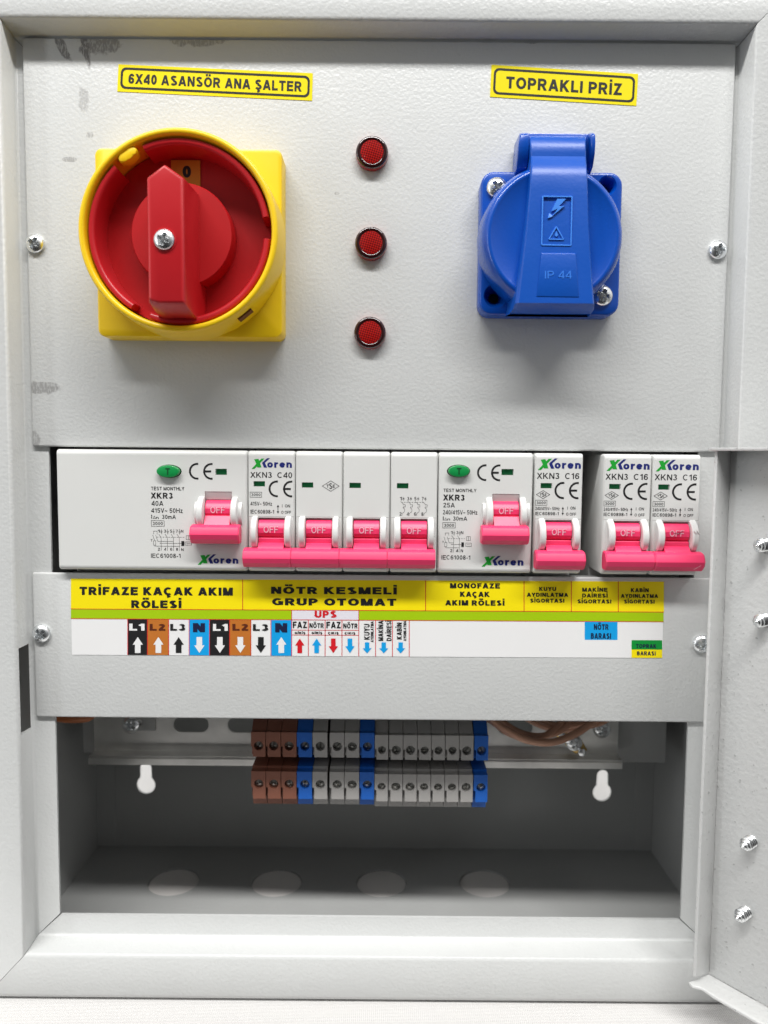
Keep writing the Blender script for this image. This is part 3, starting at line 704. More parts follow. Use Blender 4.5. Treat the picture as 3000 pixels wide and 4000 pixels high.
sp_ = MB(); rings = []
for (y, xl, xr, o) in st:
    a, b_ = zc(xl, y, o), zc(xr, y, o); z_ = (a[1]+b_[1])/2; e_ = .55; fl_ = 0 if y < 300 else min(2.2, (y-300)/300)
    ob = 7.9 if y > 300 else 7.5
    if o - .8 < ob: ob = o - 1
    rings.append([(a[0]-fl_*.6, z_, ob), (a[0]-fl_*.25, z_, o-1.3), (a[0]+e_*.3, z_, o-.35), (a[0]+e_, z_, o), (b_[0]-e_, z_, o), (b_[0]-e_*.3, z_, o-.35), (b_[0]+fl_*.15, z_, o-1.3), (b_[0]+fl_*.3, z_, ob)])
sp_.loft(rings); stp = sp_.build('strap', blue2, so, ang=28)
em = MB(); eo = 21.95
def Z3(x, y, o): a = zc(x, y, o); return (a[0], a[1], o)
def bar3(mb, pts, wd, o, h=.35):
    for a, b_ in zip(pts[:-1], pts[1:]):
        dx, dy = b_[0]-a[0], b_[1]-a[1]; L_ = math.hypot(dx, dy); nx, ny = -dy/L_*wd/2, dx/L_*wd/2
        q = [(a[0]+nx, a[1]+ny), (a[0]-nx, a[1]-ny), (b_[0]-nx, b_[1]-ny), (b_[0]+nx, b_[1]+ny)]
        mb.loft([[Z3(*p, o-.7) for p in q], [Z3(*p, o) for p in q]])
bar3(em, [(1134, 438), (1292, 440), (1286, 703), (1128, 700), (1134, 438)], 7, eo+.12)
def pol3(mb, pts, o): mb.loft([[Z3(*p, o-.7) for p in pts], [Z3(*p, o) for p in pts]])
pol3(em, [(1212, 452), (1260, 452), (1222, 492), (1252, 490), (1185, 545), (1215, 505), (1180, 520)], eo+.1)
pol3(em, [(1160, 558), (1168, 528), (1190, 545)], eo+.1)
bar3(em, [(1207, 602), (1167, 670), (1247, 671), (1207, 602)], 6, eo+.15)
pol3(em, [(1208, 625), (1218, 648), (1208, 658), (1198, 648)], eo+.15)
em.build('embossed_symbol', mat('blue_emboss', (.05, .24, .80), .4), stp, bevel=.06, seg=1)
ip = MB(); ip.loft([[Z3(*p, 21.6) for p in ((1098, 980), (1125, 742), (1313, 744), (1332, 984))], [Z3(*p, 22.55) for p in ((1100, 978), (1127, 745), (1311, 747), (1330, 982))]])
ip_o = ip.build('raised_panel', blue2, stp, bevel=.25, seg=2)
l = MB(); txt(l, 'IP 44', 1145, 1290, 840, 882, 22.66, .0, T=Z3); l.build('embossed_lettering', mat('blue_emboss2', (.03, .18, .70), .4), stp)
# hinge ears and the hinge's back wall
for (xa, xb, sgn) in ((993, 1052, 1), (1380, 1406, -1)):
    ys = [(90, 1), (95, 12.5), (120, 15.2), (170, 15.5), (230, 14.5), (285, 12), (305, 8)]
    mb = MB(); r1 = []; r2 = []
    for (y, o) in ys:
        oo = max(o, 2); a = zc(xa, y, 12); b_ = zc(xb, y, 12)
        ch = (1.8 if y < 150 else 0) if sgn > 0 else 0
        r1.append((a[0]+ch*(.5), a[1], oo-.8)); r2.append((b_[0], a[1], oo))
    r1.append((r1[-1][0], r1[-1][1], .5)); r2.append((r2[-1][0], r2[-1][1], .5))
    mb.loft([r1, r2]).build('hinge_ear', blue, so, bevel=.5, seg=2)
a = zc(1040, 93, 11); b_ = zc(1392, 120, 11)
MB().box(a[0], b_[0], b_[1]-12, a[1], .5, 10.6).build('hinge_back', blue, so, bevel=.4)

# ------------------------------------------------------------------ breakers
FA = 3.5                                   # face plane of the breakers
BT = .95                                   # height of their top edge
def LT(x0):                                # local frame: x right, y down from the breaker's top left corner
    return lambda x, y, o: (x0+x, BT-y, o)
def body(mb, x0, wd, holes, step=None, Hh=45.2):
    T = LT(x0); e1, e2 = .35, .9
    def rr(i, y0=0, y1=Hh): return [(i, y0+i), (wd-i, y0+i), (wd-i, y1-i), (i, y1-i)]
    deep = FA-1.6
    R0 = rrect(.02, wd-.02, 0, Hh, .9, 4); R1 = rrect(.25, wd-.25, .45, Hh-.45, .8, 4); R2 = rrect(.6, wd-.6, 1.35, Hh-1.2, .6, 4)
    mb.loft([[T(*p, -41) for p in R0], [T(*p, FA-1.3) for p in R0], [T(*p, FA-.45) for p in R1], [T(*p, FA) for p in R2]], caps=False)
    mb.face(R2, [rect(*h) for h in holes], FA, T)
    for h in holes:
        r = rect(*h); mb.loft([[T(*p, FA) for p in r], [T(*p, deep) for p in r]], caps=False); mb.face(r, [], deep, T)
    mb.box(x0+.1, x0+wd-.1, BT-Hh-18, BT+18, -41, -60)
    mb.box(x0+.1, x0+wd-.1, BT-Hh-17.9, BT+17.9, -41.02, -14)
    return mb
def xs(mb, T, prof, xa, xb, ch=0.):
    if ch:
        cy = sum(p[0] for p in prof)/len(prof); cz = sum(p[1] for p in prof)/len(prof)
        pi = [(cy+(p[0]-cy)*(1-ch/4), cz+(p[1]-cz)*(1-ch/4)) for p in prof]
        return mb.loft([[T(xa, *p) for p in pi], [T(xa+ch, *p) for p in prof], [T(xb-ch, *p) for p in prof], [T(xb, *p) for p in pi]])
    return mb.loft([[T(xa, *p) for p in prof], [T(xb, *p) for p in prof]])
def toggle(T, parent, x, y, rcd=False, bw=17.7, shift=0., chf=.45):
    """x = left of the drum, y = top of the drum opening"""
    dw = 9.9
    seam = MB(); seam.add([T(x-.1, y-.2, FA-1.55), T(x+dw+.1, y-.2, FA-1.55), T(x+dw+.1, y+11, FA-1.55), T(x-.1, y+11, FA-1.55)], [(0, 1, 2, 3)])
    dr = [(y+.5, FA-1.4), (y+.9, FA+.1), (y+2, FA+1.2), (y+3.6, FA+1.9), (y+5.4, FA+1.8), (y+6.7, FA+1.1), (y+6.9, FA+.2), (y+7.2, FA+.2), (y+7.4, FA+1.4), (y+9.0, FA+1.3), (y+9.2, FA+.4), (y+9.2, FA-1.4)]
    if rcd: dr = [(a, o-.6) for a, o in dr]
    h = MB(); xs(h, T, dr, x+.12, x+dw-.12)
    by = y+(10.9 if not rcd else 9.4)
    stem = [(y+(9.0 if not rcd else 6.2), FA-1), (y+(9.0 if not rcd else 6.2), FA+1.6), (by-.1, FA+3.6), (by+1.5, FA+4.6), (by+1.5, FA)]
    xs(h, T, stem, x+.15, x+dw-.15)
    lever = h.build('lever', pink, parent, ang=25, bevel=.12, seg=1)
    b = MB(); bx = x-(4.35 if not rcd else 4.55)+shift
    bp_ = [(by-.05, FA+3.0), (by+.25, FA+4.6), (by+.9, FA+5.5), (by+3.0, FA+6.6), (by+3.5, FA+6.7), (by+5.3, FA+6.0), (by+6.9, FA+4.4), (by+7.1, FA+3.6), (by+7.1, FA+1.0), (by+5.5, FA+.5), (by+1.5, FA+.5), (by, FA+1.2)]
    xs(b, T, bp_, bx, bx+bw, ch=chf)
    b.build('handle_bar', pink, parent, ang=22)
    for i, (xa, xb) in enumerate(((x-2.55, x-.1), (x+dw+.1, x+dw+2.5))):
        c = MB(); cyy = y+5.4; R_ = 6.5; co_ = FA-2.0
        P = [(cyy+R_*math.cos(t), co_+R_*math.sin(t)) for t in [math.radians(12+156*k/22) for k in range(23)]]
        Pi = [(cyy+(R_-.5)*math.cos(t), co_+(R_-.5)*math.sin(t)) for t in [math.radians(12+156*k/22) for k in range(23)]]
        c.loft([[T(xa, *p) for p in Pi], [T(xa+.5, *p) for p in P], [T(xb-.3, *p) for p in P], [T(xb, *p) for p in Pi]])
        c.build('cheek', white2, parent, ang=40)
        if rcd:
            c2 = MB(); P2 = [(cyy+4.6*math.cos(t), FA-1.6+3.6*math.sin(t)) for t in [math.radians(12+156*k/16) for k in range(17)]]
            xa2, xb2 = (xa-1.2, xa+.1) if i == 0 else (xb-.1, xb+1.4)
            xs(c2, T, P2, xa2, xb2); c2.build('hub_cap', white2, parent, ang=40)
    ow = MB(); txt(ow, 'OFF', x+2.2, x+7.6, y+2.9, y+5.3, FA+2.03-(.6 if rcd else 0), 0., T=lambda a, b2, o: T(a, b2, o))
    ow.build('lettering', offw, lever)
def logo(T, parent, x0, x1, y0, y1):
    w_, h_ = x1-x0, y1-y0
    def n(p): return (x0+(p[0]-328)/464*w_, y0+(p[1]-257)/126*h_)
    gm = MB(); o = FA+.06
    gm.poly([n(p) for p in ((358, 272), (408, 266), (426, 318), (442, 366), (394, 366), (384, 330))], o, T)
    gm.poly([n(p) for p in ((442, 262), (478, 260), (362, 383), (328, 383))], o+.03, T)
    gm.build('green_logo', lgreen, parent)
    nm = MB(); nm.poly([n(p) for p in ((508, 257), (540, 257), (482, 312), (507, 368), (470, 368), (448, 312))], o, T)
    a, b_ = n((508, 305)), n((792, 367)); txt(nm, 'oren', a[0], b_[0], a[1], b_[1], o, .035, T=T, ref='x')
    nm.build('navy_logo', navy, parent)
def ce(mb, T, cx0, ex0, y0, y1, wd, o=FA+.06):
    for k, x0 in enumerate((cx0, ex0)):
        R_ = (y1-y0)/2; th = R_*.23; ym = (y0+y1)/2; cx = x0+R_; x1 = x0+wd
        n = 20; P = []; Q = []
        for i in range(n+1):
            t_ = math.radians(90+180*i/n); P.append((cx+R_*math.cos(t_), ym-R_*math.sin(t_))); Q.append((cx+(R_-th)*math.cos(t_), ym-(R_-th)*math.sin(t_)))
        P = [(x1, y0)]+P+[(x1, y1)]; Q = [(x1, y0+th)]+Q+[(x1, y1-th)]
        m_ = len(P); mb.add([T(*p, o) for p in P+Q], [(i, i+1, m_+i+1, m_+i) for i in range(m_-1)])
        if k: mb.poly(rect(x0+th*.8, x1-.55, ym-th/2, ym+th/2), o+.02, T)
def boxed(mb, T, s, x0, x1, y0, y1, lw=.13, o=FA+.06):
    mb.line([(x0, y0), (x1, y0), (x1, y1), (x0, y1), (x0, y0)], lw, o, T)
    h = (y1-y0)*.24; txt(mb, s, x0+(x1-x0)*.1, x1-(x1-x0)*.1, y0+h, y1-h, o, .0, T)
def tse(mb, T, cx, cy, a, b_, o=FA+.06):
    mb.line([(cx-a, cy), (cx, cy-b_), (cx+a, cy), (cx, cy+b_), (cx-a, cy)], .16, o, T)
    txt(mb, 'S', cx-a*.18, cx+a*.18, cy-b_*.55, cy+b_*.55, o, .01, T); txt(mb, 'T', cx-a*.5, cx-a*.22, cy-b_*.28, cy+b_*.32, o, .01, T); txt(mb, 'E', cx+a*.24, cx+a*.5, cy-b_*.28, cy+b_*.32, o, .01, T)
def updown(mb, T, x, y0, y1, o=FA+.06):
    mb.line([(x, y0+.6), (x, y1-.6)], .2, o, T); mb.poly([(x-.42, y0+.9), (x, y0), (x+.42, y0+.9)], o+.01, T); mb.poly([(x-.42, y1-.9), (x, y1), (x+.42, y1-.9)], o+.01, T)
def flag(T, parent, x0, x1, y0, y1, sl=0):
    m_ = MB(); m_.poly(rect(x0+(.02 if sl >= 0 else .45), x1-(.02 if sl <= 0 else .45), y0+.02, y1-.02), FA-1.5, T)
    m_.build('indicator_window', wgreen, parent)
def window(T, parent, holes):
    for (x0, x1, y0, y1) in holes: flag(T, parent, x0, x1, y0, y1)

def rcd(x0, wd, labels, four, sx, label):
    t_ = thing('residual_current_breaker', (x0, BT-45.2, 0), label, 'breaker', 'residual current breakers')
    T = LT(x0); hx = (60.55-5.0-2.7) if four else (25.3-5.0-2.7)
    dx0 = hx+2.7                                   # left of drum
    wn = (59.4, 63.7, 6.8, 9.1) if four else (23.4, 27.9, 6.0, 8.3)
    holes = [wn, (dx0-.1, dx0+10.0, 15.3, 27.2)]
    mb = MB(); body(mb, x0, wd, holes); mb.build('body', white, t_, ang=40)
    flag(T, t_, *wn)
    # sloping throat above the drum
    MB().loft([[T(dx0, 15.35, FA-1.5), T(dx0+9.9, 15.35, FA-1.5), T(dx0+9.9, 15.35, FA-.1), T(dx0, 15.35, FA-.1)], [T(dx0, 18.3, FA-1.5), T(dx0+9.9, 18.3, FA-1.5), T(dx0+9.9, 18.3, FA-1.2), T(dx0, 18.3, FA-1.2)]]).build('throat', white, t_)
    toggle(T, t_, dx0, 18.0 if four else 17.4, rcd=True, bw=18.2 if four else 17.5)
    # test button
    bx, by, rx, ry = (42.2, 7.9, 4.4, 2.35) if four else (7.4, 6.9, 4.1, 2.25)
    ell = lambda q, o, k=0: [T(bx+k+q*rx*math.cos(i*math.pi/20), by+q*ry*math.sin(i*math.pi/20), o) for i in range(40)]
    MB().loft([ell(1.06, FA+.02), ell(1.06, FA+.05)]).build('button_well', dark, t_)
    bt = MB(); bt.loft([ell(.97, FA), ell(.97, FA+1.6), ell(.93, FA+1.9), ell(.86, FA+2.0)]); bo = bt.build('test_button', tgreen, t_, ang=50)
    l_ = MB(); txt(l_, 'T', bx-.85, bx+.85, by-1.25, by+1.25, FA+2.06, .03, T); l_.build('lettering', mat('button_letter', (.004, .07, .02), .4), bo)
    k = MB(); o = FA+.06
    if four:
        ce(k, T, 49.6, 54.9, 4.7, 10.9, 3.5)
        txt(k, 'TEST MONTHLY', 35.4, 47.8, 13.7, 15.0, o, .01, T); txt(k, 'XKR3', 35.2, 43.4, 15.9, 18.1, o, .03, T); txt(k, '40A', 35.4, 39.9, 19.0, 20.8, o, 0, T)
        txt(k, '415V~ 50Hz', 35.3, 47.1, 21.7, 23.4, o, 0, T); txt(k, 'I', 35.3, 35.6, 24.2, 25.7, o, 0, T); txt(k, 'n', 37.1, 38.1, 24.7, 25.7, o, 0, T, ref='n'); txt(k, '30mA', 39.3, 44.5, 24.2, 25.7, o, 0, T)
        k.line([(36.0, 25.6), (36.45, 24.7), (36.9, 25.6), (36.0, 25.6)], .12, o, T)
        boxed(k, T, '3000', 35.3, 40.1, 26.4, 28.5); txt(k, 'IEC61008-1', 35.0, 46.1, 38.8, 40.4, o, 0, T)
        q = lambda a: [((x-125)/20.5, (y-100)/20.5) for x, y in a]
        wr = [922, 970, 1017, 1062]
        for i, x in enumerate(wr):
            k.line(q([(x, 770), (x, 872)]), .11, o, T); k.line(q([(x-17, 745), (x, 770)]), .11, o, T); k.line(q([(x+3, 706), (x+3, 745)]), .11, o, T)
            k.line(q([(x-5, 722), (x+11, 722)]), .11, o, T); k.line(q([(x-3, 733), (x+9, 733)]), .11, o, T)
            a_ = q([(x-26, 710), (x-10, 732)]); txt(k, '1357'[i], a_[0][0], a_[1][0], a_[0][1], a_[1][1], o, 0, T)
            a_ = q([(x-26, 850), (x-10, 872)]); txt(k, '2468'[i], a_[0][0], a_[1][0], a_[0][1], a_[1][1], o, 0, T)
        for y in (710, 852): a_ = q([(1076, y), (1094, y+22)]); txt(k, 'N', a_[0][0], a_[1][0], a_[0][1], a_[1][1], o, 0, T)
        for a_ in ([(865, 745), (865, 722), (892, 722), (892, 745)], [(858, 752), (873, 797)], [(880, 752), (896, 800), (1017, 800)], [(863, 797), (880, 797), (880, 830), (863, 830), (863, 797)],
                   [(872, 830), (872, 838), (1062, 838)], [(912, 815), (1075, 815)], [(1115, 755), (1150, 755), (1150, 785), (1115, 785), (1115, 755)], [(1132, 755), (1132, 785)], [(1107, 803), (1155, 803), (1155, 828), (1107, 828), (1107, 803)], [(1118, 815), (1145, 815)]):
            k.line(q(a_), .11, o, T)
        for x in range(890, 1110, 22): k.line(q([(x, 768), (x+12, 768)]), .1, o, T)
        k.poly(q([(1077, 797), (1100, 797), (1100, 835), (1077, 835)]), o, T)
        a_ = q([(842, 785), (856, 803)]); txt(k, 'T', a_[0][0], a_[1][0], a_[0][1], a_[1][1], o, 0, T)
        logo(T, t_, 52.5, 67.8, 38.9, 42.9)
    else:
        ce(k, T, 14.3, 19.5, 4.3, 10.5, 3.45)
        txt(k, 'TEST MONTHLY', 1.9, 14.2, 13.5, 14.7, o, .01, T); txt(k, 'XKR3', 1.75, 9.8, 15.7, 17.9, o, .03, T); txt(k, '25A', 1.9, 6.2, 18.8, 20.5, o, 0, T)
        txt(k, '240/415V~ 50Hz', 1.8, 14.7, 21.5, 23.1, o, 0, T); txt(k, 'I', 1.8, 2.1, 23.9, 25.4, o, 0, T); txt(k, 'n', 3.5, 4.5, 24.4, 25.4, o, 0, T, ref='n'); txt(k, '30mA', 5.6, 10.9, 23.9, 25.4, o, 0, T)
        k.line([(2.4, 25.3), (2.85, 24.4), (3.3, 25.3), (2.4, 25.3)], .12, o, T)
        boxed(k, T, '3000', 1.8, 6.5, 26.2, 28.2); txt(k, 'IEC61008-1', 1.5, 12.3, 38.5, 40.1, o, 0, T)
        q = lambda a: [((x-160)/26.8, (y-178)/26.8) for x, y in a]
        for i, x in enumerate((320, 378)):
            k.line(q([(x, 1040), (x, 1180)]), .11, o, T); k.line(q([(x-20, 1012), (x, 1040)]), .11, o, T); k.line(q([(x+3, 962), (x+3, 1010)]), .11, o, T)
            k.line(q([(x-6, 980), (x+12, 980)]), .11, o, T); k.line(q([(x-4, 993), (x+10, 993)]), .11, o, T)
            a_ = q([(x-32, 965), (x-12, 995)]); txt(k, '13'[i], a_[0][0], a_[1][0], a_[0][1], a_[1][1], o, 0, T)
            a_ = q([(x-34, 1148), (x-10, 1178)]); txt(k, '24'[i], a_[0][0], a_[1][0], a_[0][1], a_[1][1], o, 0, T)
        for y in (965, 1148): a_ = q([(392, y), (416, y+30)]); txt(k, 'N', a_[0][0], a_[1][0], a_[0][1], a_[1][1], o, 0, T)
        for a_ in ([(235, 1008), (235, 985), (270, 985), (270, 1008)], [(222, 1025), (242, 1080)], [(255, 1025), (275, 1084), (320, 1084)], [(230, 1080), (252, 1080), (252, 1122), (230, 1122), (230, 1080)],
                   [(241, 1122), (241, 1134), (378, 1134)], [(295, 1101), (395, 1101)], [(448, 1020), (488, 1020), (488, 1060), (448, 1060), (448, 1020)], [(468, 1020), (468, 1060)], [(442, 1085), (498, 1085), (498, 1120), (442, 1120), (442, 1085)], [(455, 1102), (486, 1102)]):
            k.line(q(a_), .11, o, T)
        for x in range(265, 440, 26): k.line(q([(x, 1041), (x+14, 1041)]), .1, o, T)
        k.poly(q([(398, 1078), (424, 1078), (424, 1126), (398, 1126)]), o, T)
        a_ = q([(206, 1066), (222, 1088)]); txt(k, 'T', a_[0][0], a_[1][0], a_[0][1], a_[1][1], o, 0, T)
        logo(T, t_, 16.6, 32.3, 38.6, 42.7)
    k.build('lettering', black, t_)
    return t_
rcd(-122.4, 71.3, None, True, 0, 'wide white residual current breaker marked 40A with green test button, far left of the row')
rcd(20.25, 35.3, None, False, 0, 'two-module white residual current breaker marked 25A, between the four-handle breaker and the single ones')

def lower_step(mb, T, wd):
    # the lower half of a miniature breaker's face is marked off by a fine proud step
    mb.loft([[T(.65, 1.5, FA-.02), T(wd-.65, 1.5, FA-.02), T(wd-.65, 24.4, FA-.02), T(.65, 24.4, FA-.02)]]*1, caps=False)
fp = thing('four_pole_breaker', (-50.95, BT-45.2, 0), 'white four-pole breaker marked C40 with four joined pink handles', 'breaker')
MW = 17.76
for i in range(4):
    x0 = -50.95+i*MW; T = LT(x0)
    wn = (2.15, 6.45, 11.3, 13.3)
    if i: wn = (2.4, 6.7, 11.6, 13.6)
    mb = MB(); body(mb, x0, MW-.1, [wn, (3.9, 14.0, 24.9, 36.0)]); mb.build('body', white, fp, ang=40)
    # fine parting line of the removable front
    MB().line([(.5, 24.5), (MW-.5, 24.5)], .14, FA+.03, T).build('parting_line', mat('seam_grey', (.33, .33, .32), .6), fp)
    flag(T, fp, *wn)
    toggle(T, fp, 4.0, 25.1, bw=17.68, shift=-.6, chf=.18)
T = LT(-50.95); k = MB(); o = FA+.06
logo(T, fp, 1.5, 16.5, 2.7, 6.7)
txt(k, 'XKN3  C40', 1.0, 16.6, 7.9, 10.0, o, 0, T); ce(k, T, 7.8, 13.2, 11.0, 17.2, 3.45); boxed(k, T, '3000', .9, 5.2, 15.4, 17.3)
txt(k, '415V~ 50Hz', 1.0, 9.1, 19.0, 20.4, o, 0, T); txt(k, 'IEC60898-1', 1.0, 9.8, 22.0, 23.4, o, 0, T); updown(k, T, 11.3, 20.0, 23.4)
txt(k, 'I  ON', 12.8, 15.8, 19.9, 21.0, o, 0, T); txt(k, 'O OFF', 12.5, 16.2, 22.3, 23.4, o, 0, T)
tse(k, T, 31.0, 12.9, 3.15, 1.95)
q = lambda a: [((x-130)/20.55, (y-112)/20.55) for x, y in a]
for i, x in enumerate((1322, 1378, 1434, 1490)):
    k.line(q([(x+4, 456), (x+4, 484)]), .11, o, T); k.line(q([(x-4, 463), (x+12, 475)]), .1, o, T); k.line(q([(x-4, 475), (x+12, 463)]), .1, o, T)
    k.line(q([(x-18, 490), (x+2, 508), (x+2, 515), (x+18, 515), (x+18, 532), (x+2, 532), (x+2, 540)]), .11, o, T)
    k.line(q([(x+2+12*math.sin(t_), 540+18-18*math.cos(t_)) for t_ in [j*math.pi/6 for j in range(7)]]), .11, o, T); k.line(q([(x+2, 576), (x-6, 584), (x-6, 598)]), .11, o, T)
    a_ = q([(x-24, 455), (x-10, 482)]); txt(k, '1357'[i], a_[0][0], a_[1][0], a_[0][1], a_[1][1], o, 0, T)
    a_ = q([(x-26, 573), (x-10, 600)]); txt(k, '2468'[i], a_[0][0], a_[1][0], a_[0][1], a_[1][1], o, 0, T)
for x in range(1310, 1480, 20): k.line(q([(x, 497), (x+10, 497)]), .1, o, T)
k.build('lettering', black, fp)

X16 = 56.15
mc = thing('miniature_breaker', (X16, BT-45.2, 0), 'single white breaker marked C16 standing alone left of the gap in the row', 'breaker', 'single breakers marked C16')
T = LT(X16); wn = (2.2, 6.5, 11.1, 13.1); MW1 = 18.05
mb = MB(); body(mb, X16, MW1, [wn, (4.0, 14.2, 24.9, 36.0)]); mb.build('body', white, mc, ang=40)
MB().line([(.5, 24.5), (MW1-.5, 24.5)], .14, FA+.03, T).build('parting_line', MATS['seam_grey'], mc)
flag(T, mc, *wn); toggle(T, mc, 4.15, 25.1, bw=18.3, shift=.2, chf=.5)
k = MB(); logo(T, mc, 1.0, 17.0, 1.9, 6.2)
txt(k, 'XKN3  C16', .7, 16.5, 7.3, 9.5, o, 0, T); ce(k, T, 7.4, 12.8, 10.6, 17.0, 3.6); tse(k, T, 3.2, 15.4, 2.5, 1.5); boxed(k, T, '3000', .4, 4.7, 17.5, 19.4)
txt(k, '240/415V~ 50Hz', .4, 9.5, 20.0, 21.2, o, 0, T); txt(k, 'IEC60898-1', .4, 9.2, 21.9, 23.1, o, 0, T); updown(k, T, 10.7, 19.9, 23.1)
txt(k, 'I  ON', 12.4, 15.4, 19.8, 20.9, o, 0, T); txt(k, 'O OFF', 12.0, 15.7, 22.1, 23.2, o, 0, T)
k.build('lettering', black, mc)
dup(mc, 81.75-X16, -.1, 0, 'white C16 breaker right of the gap, left one of the touching pair')
m3 = dup(mc, 100.05-X16, -.15, 0, 'white C16 breaker at the right end of the row, with its OFF lettering scratched')
T = LT(100.05); m3['_b'] = [100.05, BT-45.2, 0]
sc_ = MB(); sc_.line([(8.0, 29.2), (9.6, 29.0), (11.2, 28.5)], .22, FA+2.12, T); sc_.line([(9.0, 29.9), (10.4, 29.0)], .14, FA+2.12, T); sc_.build('scratch', mat('scratch_red', (.30, .02, .06), .5), m3)
ck = MB(); random.seed(3)
for i in range(5):
    x, y = 14.3+i*.45, 28.0+.5*math.sin(i*2.1)+i*.12
    ck.loft([[T(x, y, FA+4.1), T(x+.6, y+.1, FA+4.2), T(x+.3, y+.7, FA+4.1)], [T(x+.1, y+.1, FA+4.8), T(x+.5, y+.2, FA+4.9), T(x+.3, y+.5, FA+4.7)]])
ck.build('chipped_burr', white2, m3)
sf = MB(); 
for i in range(7):
    x = 14.0+i*.45; y = 41.9-.3*i+random.random()*.5; sf.line([(x, y), (x+.9, y-.4)], .12, FA+6.35, T)
sf.build('scuff', mat('pink_scuff', (.85, .45, .55), .5), m3)

# ------------------------------------------------------------------ rails and terminal blocks
RZ = -112.0; RO = -57.0                  # centre height and base plane of the lower rail
def rail_mesh(mb, xa, xb, zc_, ob, slots):
    Rb = [(xa, zc_-13.5), (xb, zc_-13.5), (xb, zc_+13.5), (xa, zc_+13.5)]
    mb.plate(Rb, [rrect(a, b_, zc_-3.6, zc_+3.6, 3.5, 6) for a, b_ in slots], ob-1, ob)
    for s_ in (-1, 1):
        zz = sorted((zc_+s_*13.5, zc_+s_*12.5)); mb.box(xa, xb, zz[0]-(.0), zz[1], ob+.01, ob+6.5)
        z2 = sorted((zc_+s_*13.4, zc_+s_*16.3)); mb.box(xa, xb, z2[0], z2[1], ob+6.51, ob+7.5)
    return mb
zl = at(1200, 2992, RO+7)[1]; RZ = zl+16.3
rx0 = at(368, 2900, RO)[0]; rx1 = at(2414, 2900, RO)[0]
sl = []
x = at(678, 2830, RO)[0]
while x < rx1-20: sl.append((x, x+16.2)); x += 25.0
ra = thing('mounting_rail', (rx0, RZ, RO), 'galvanised slotted rail across the dark opening behind the terminal blocks', 'rail')
rail_mesh(MB(), rx0, rx1, RZ, RO, sl).build('rail_strip', galv, ra, bevel=.25)
z0 = at(1500, 2832, RO)[1]
for (px, py) in ((512, 2832), (2352, 2850)):
    x, z = at(px, py, RO+1); ph_screw(x, z, RO+.02, 4.1, 2.4, parent=ra, rot=.6)
x, z = at(570, 2826, RO+1)
MB().plate(rect(x-6.0, x+4.4, z-3.4, z+5), [circle(x-3.0, z+.6, 1.4, 20)], RO+.05, RO+1.3).build('rail_stop', coat_shaded, ra, bevel=.2)
# upper rail behind the breakers
rb = thing('mounting_rail', (-128, -22, -60), 'galvanised rail hidden behind the row of white breakers', 'rail')
rail_mesh(MB(), -128, 122, -21.7, -67, []).build('rail_strip', galv, rb)

TO = -22.0
def tz(y): return at(1500, 2780+y/1.508, TO)[1]
Z_ = {'a': tz(127), 'b': tz(272), 'c': tz(358), 'd': tz(518)}
def terminal(x0, wd, m, dy, label, sc0):
    t_ = thing('terminal_block', (x0, Z_['d']-4, TO), label, 'terminal block', 'terminal blocks on the lower rail')
    a, b_, c, d = (Z_[k]-dy for k in 'abcd'); g_ = .12; xa, xb = x0+g_, x0+wd-g_
    back = [(a+3.5, TO-6), (a+9, TO-14), (a+9, -56), (a+7, RO+8.2), (d-4.5, RO+8.2), (d-4.5, TO-5), (d-.2, TO-4.2), (d, TO-2.6), (c, TO-2.6), (c+.25, TO-9), (c+.8, TO-20), (b_-.8, TO-20), (b_-.2, TO-9), (b_, TO-2.6), (a, TO-2.6)]
    mb = MB(); mb.loft([[(xa, p[0], p[1]) for p in back], [(xb, p[0], p[1]) for p in back]])
    hr = 1.72 if wd < 5.9 else 1.95; cx = x0+wd/2
    zu = (a+b_)/2-.6-(.6 if dy else 0); zl_ = (c+d)/2+.4
    for (z1, z0_, zc_) in ((a, b_, zu), (c, d, zl_)):
        zm = z1-(z1-z0_)*.58; mb.plate([(xa+.75, z0_), (xb, z0_), (xb, z1), (xa, z1), (xa, zm), (xa+.75, zm)], [circle(cx+.15, zc_, hr, 24)], TO-2.6, TO)
    # moulded step down one edge
    mb.box(xa, xa+.7, b_+1, a-7, TO-.1, TO+.35) if False else None
    # collar down to the back inside the groove: wire funnel
    mb.box(xa+.01, xb-.01, c+.05, c+1.0, TO-18, TO-3.4)
    mb.build('body', m, t_, ang=30)
    for zc_ in (zu, zl_):
        MB().lathe(cx+.15, zc_, [(hr-.02, TO-2.58), (hr-.02, TO-2.3)], 20).build('screw_bore', dark, t_)
        r = hr-.12; s_ = MB(); an = random.choice((-.5, -.2, .3, .9, 1.4, 2.0)); n = 24; rings = []
        for q_ in (0, .25, .5, .7, .88, 1):
            ring = []
            for i in range(n):
                t2 = 2*math.pi*i/n; X, Y = q_*r*math.cos(t2), q_*r*math.sin(t2)
                dd = abs(X*math.sin(an)-Y*math.cos(an)); ring.append((cx+.15+X, zc_+Y, TO-2.1+.9*math.sqrt(max(0, 1-.8*q_*q_))-(.55 if dd < .3 else 0)))
            rings.append(ring)
        s_.loft(rings, caps=False).build('screw', mat('dull_screw', (.42, .42, .40), .3, 1.), t_, ang=40)
    return t_
bd = [(120, 208), (208, 297), (297, 390), (390, 482), (482, 572), (583, 671), (671, 760), (760, 849), (849, 930), (932, 1016), (1016, 1100), (1100, 1182), (1182, 1264), (1264, 1347), (1347, 1432), (1434, 1519)]
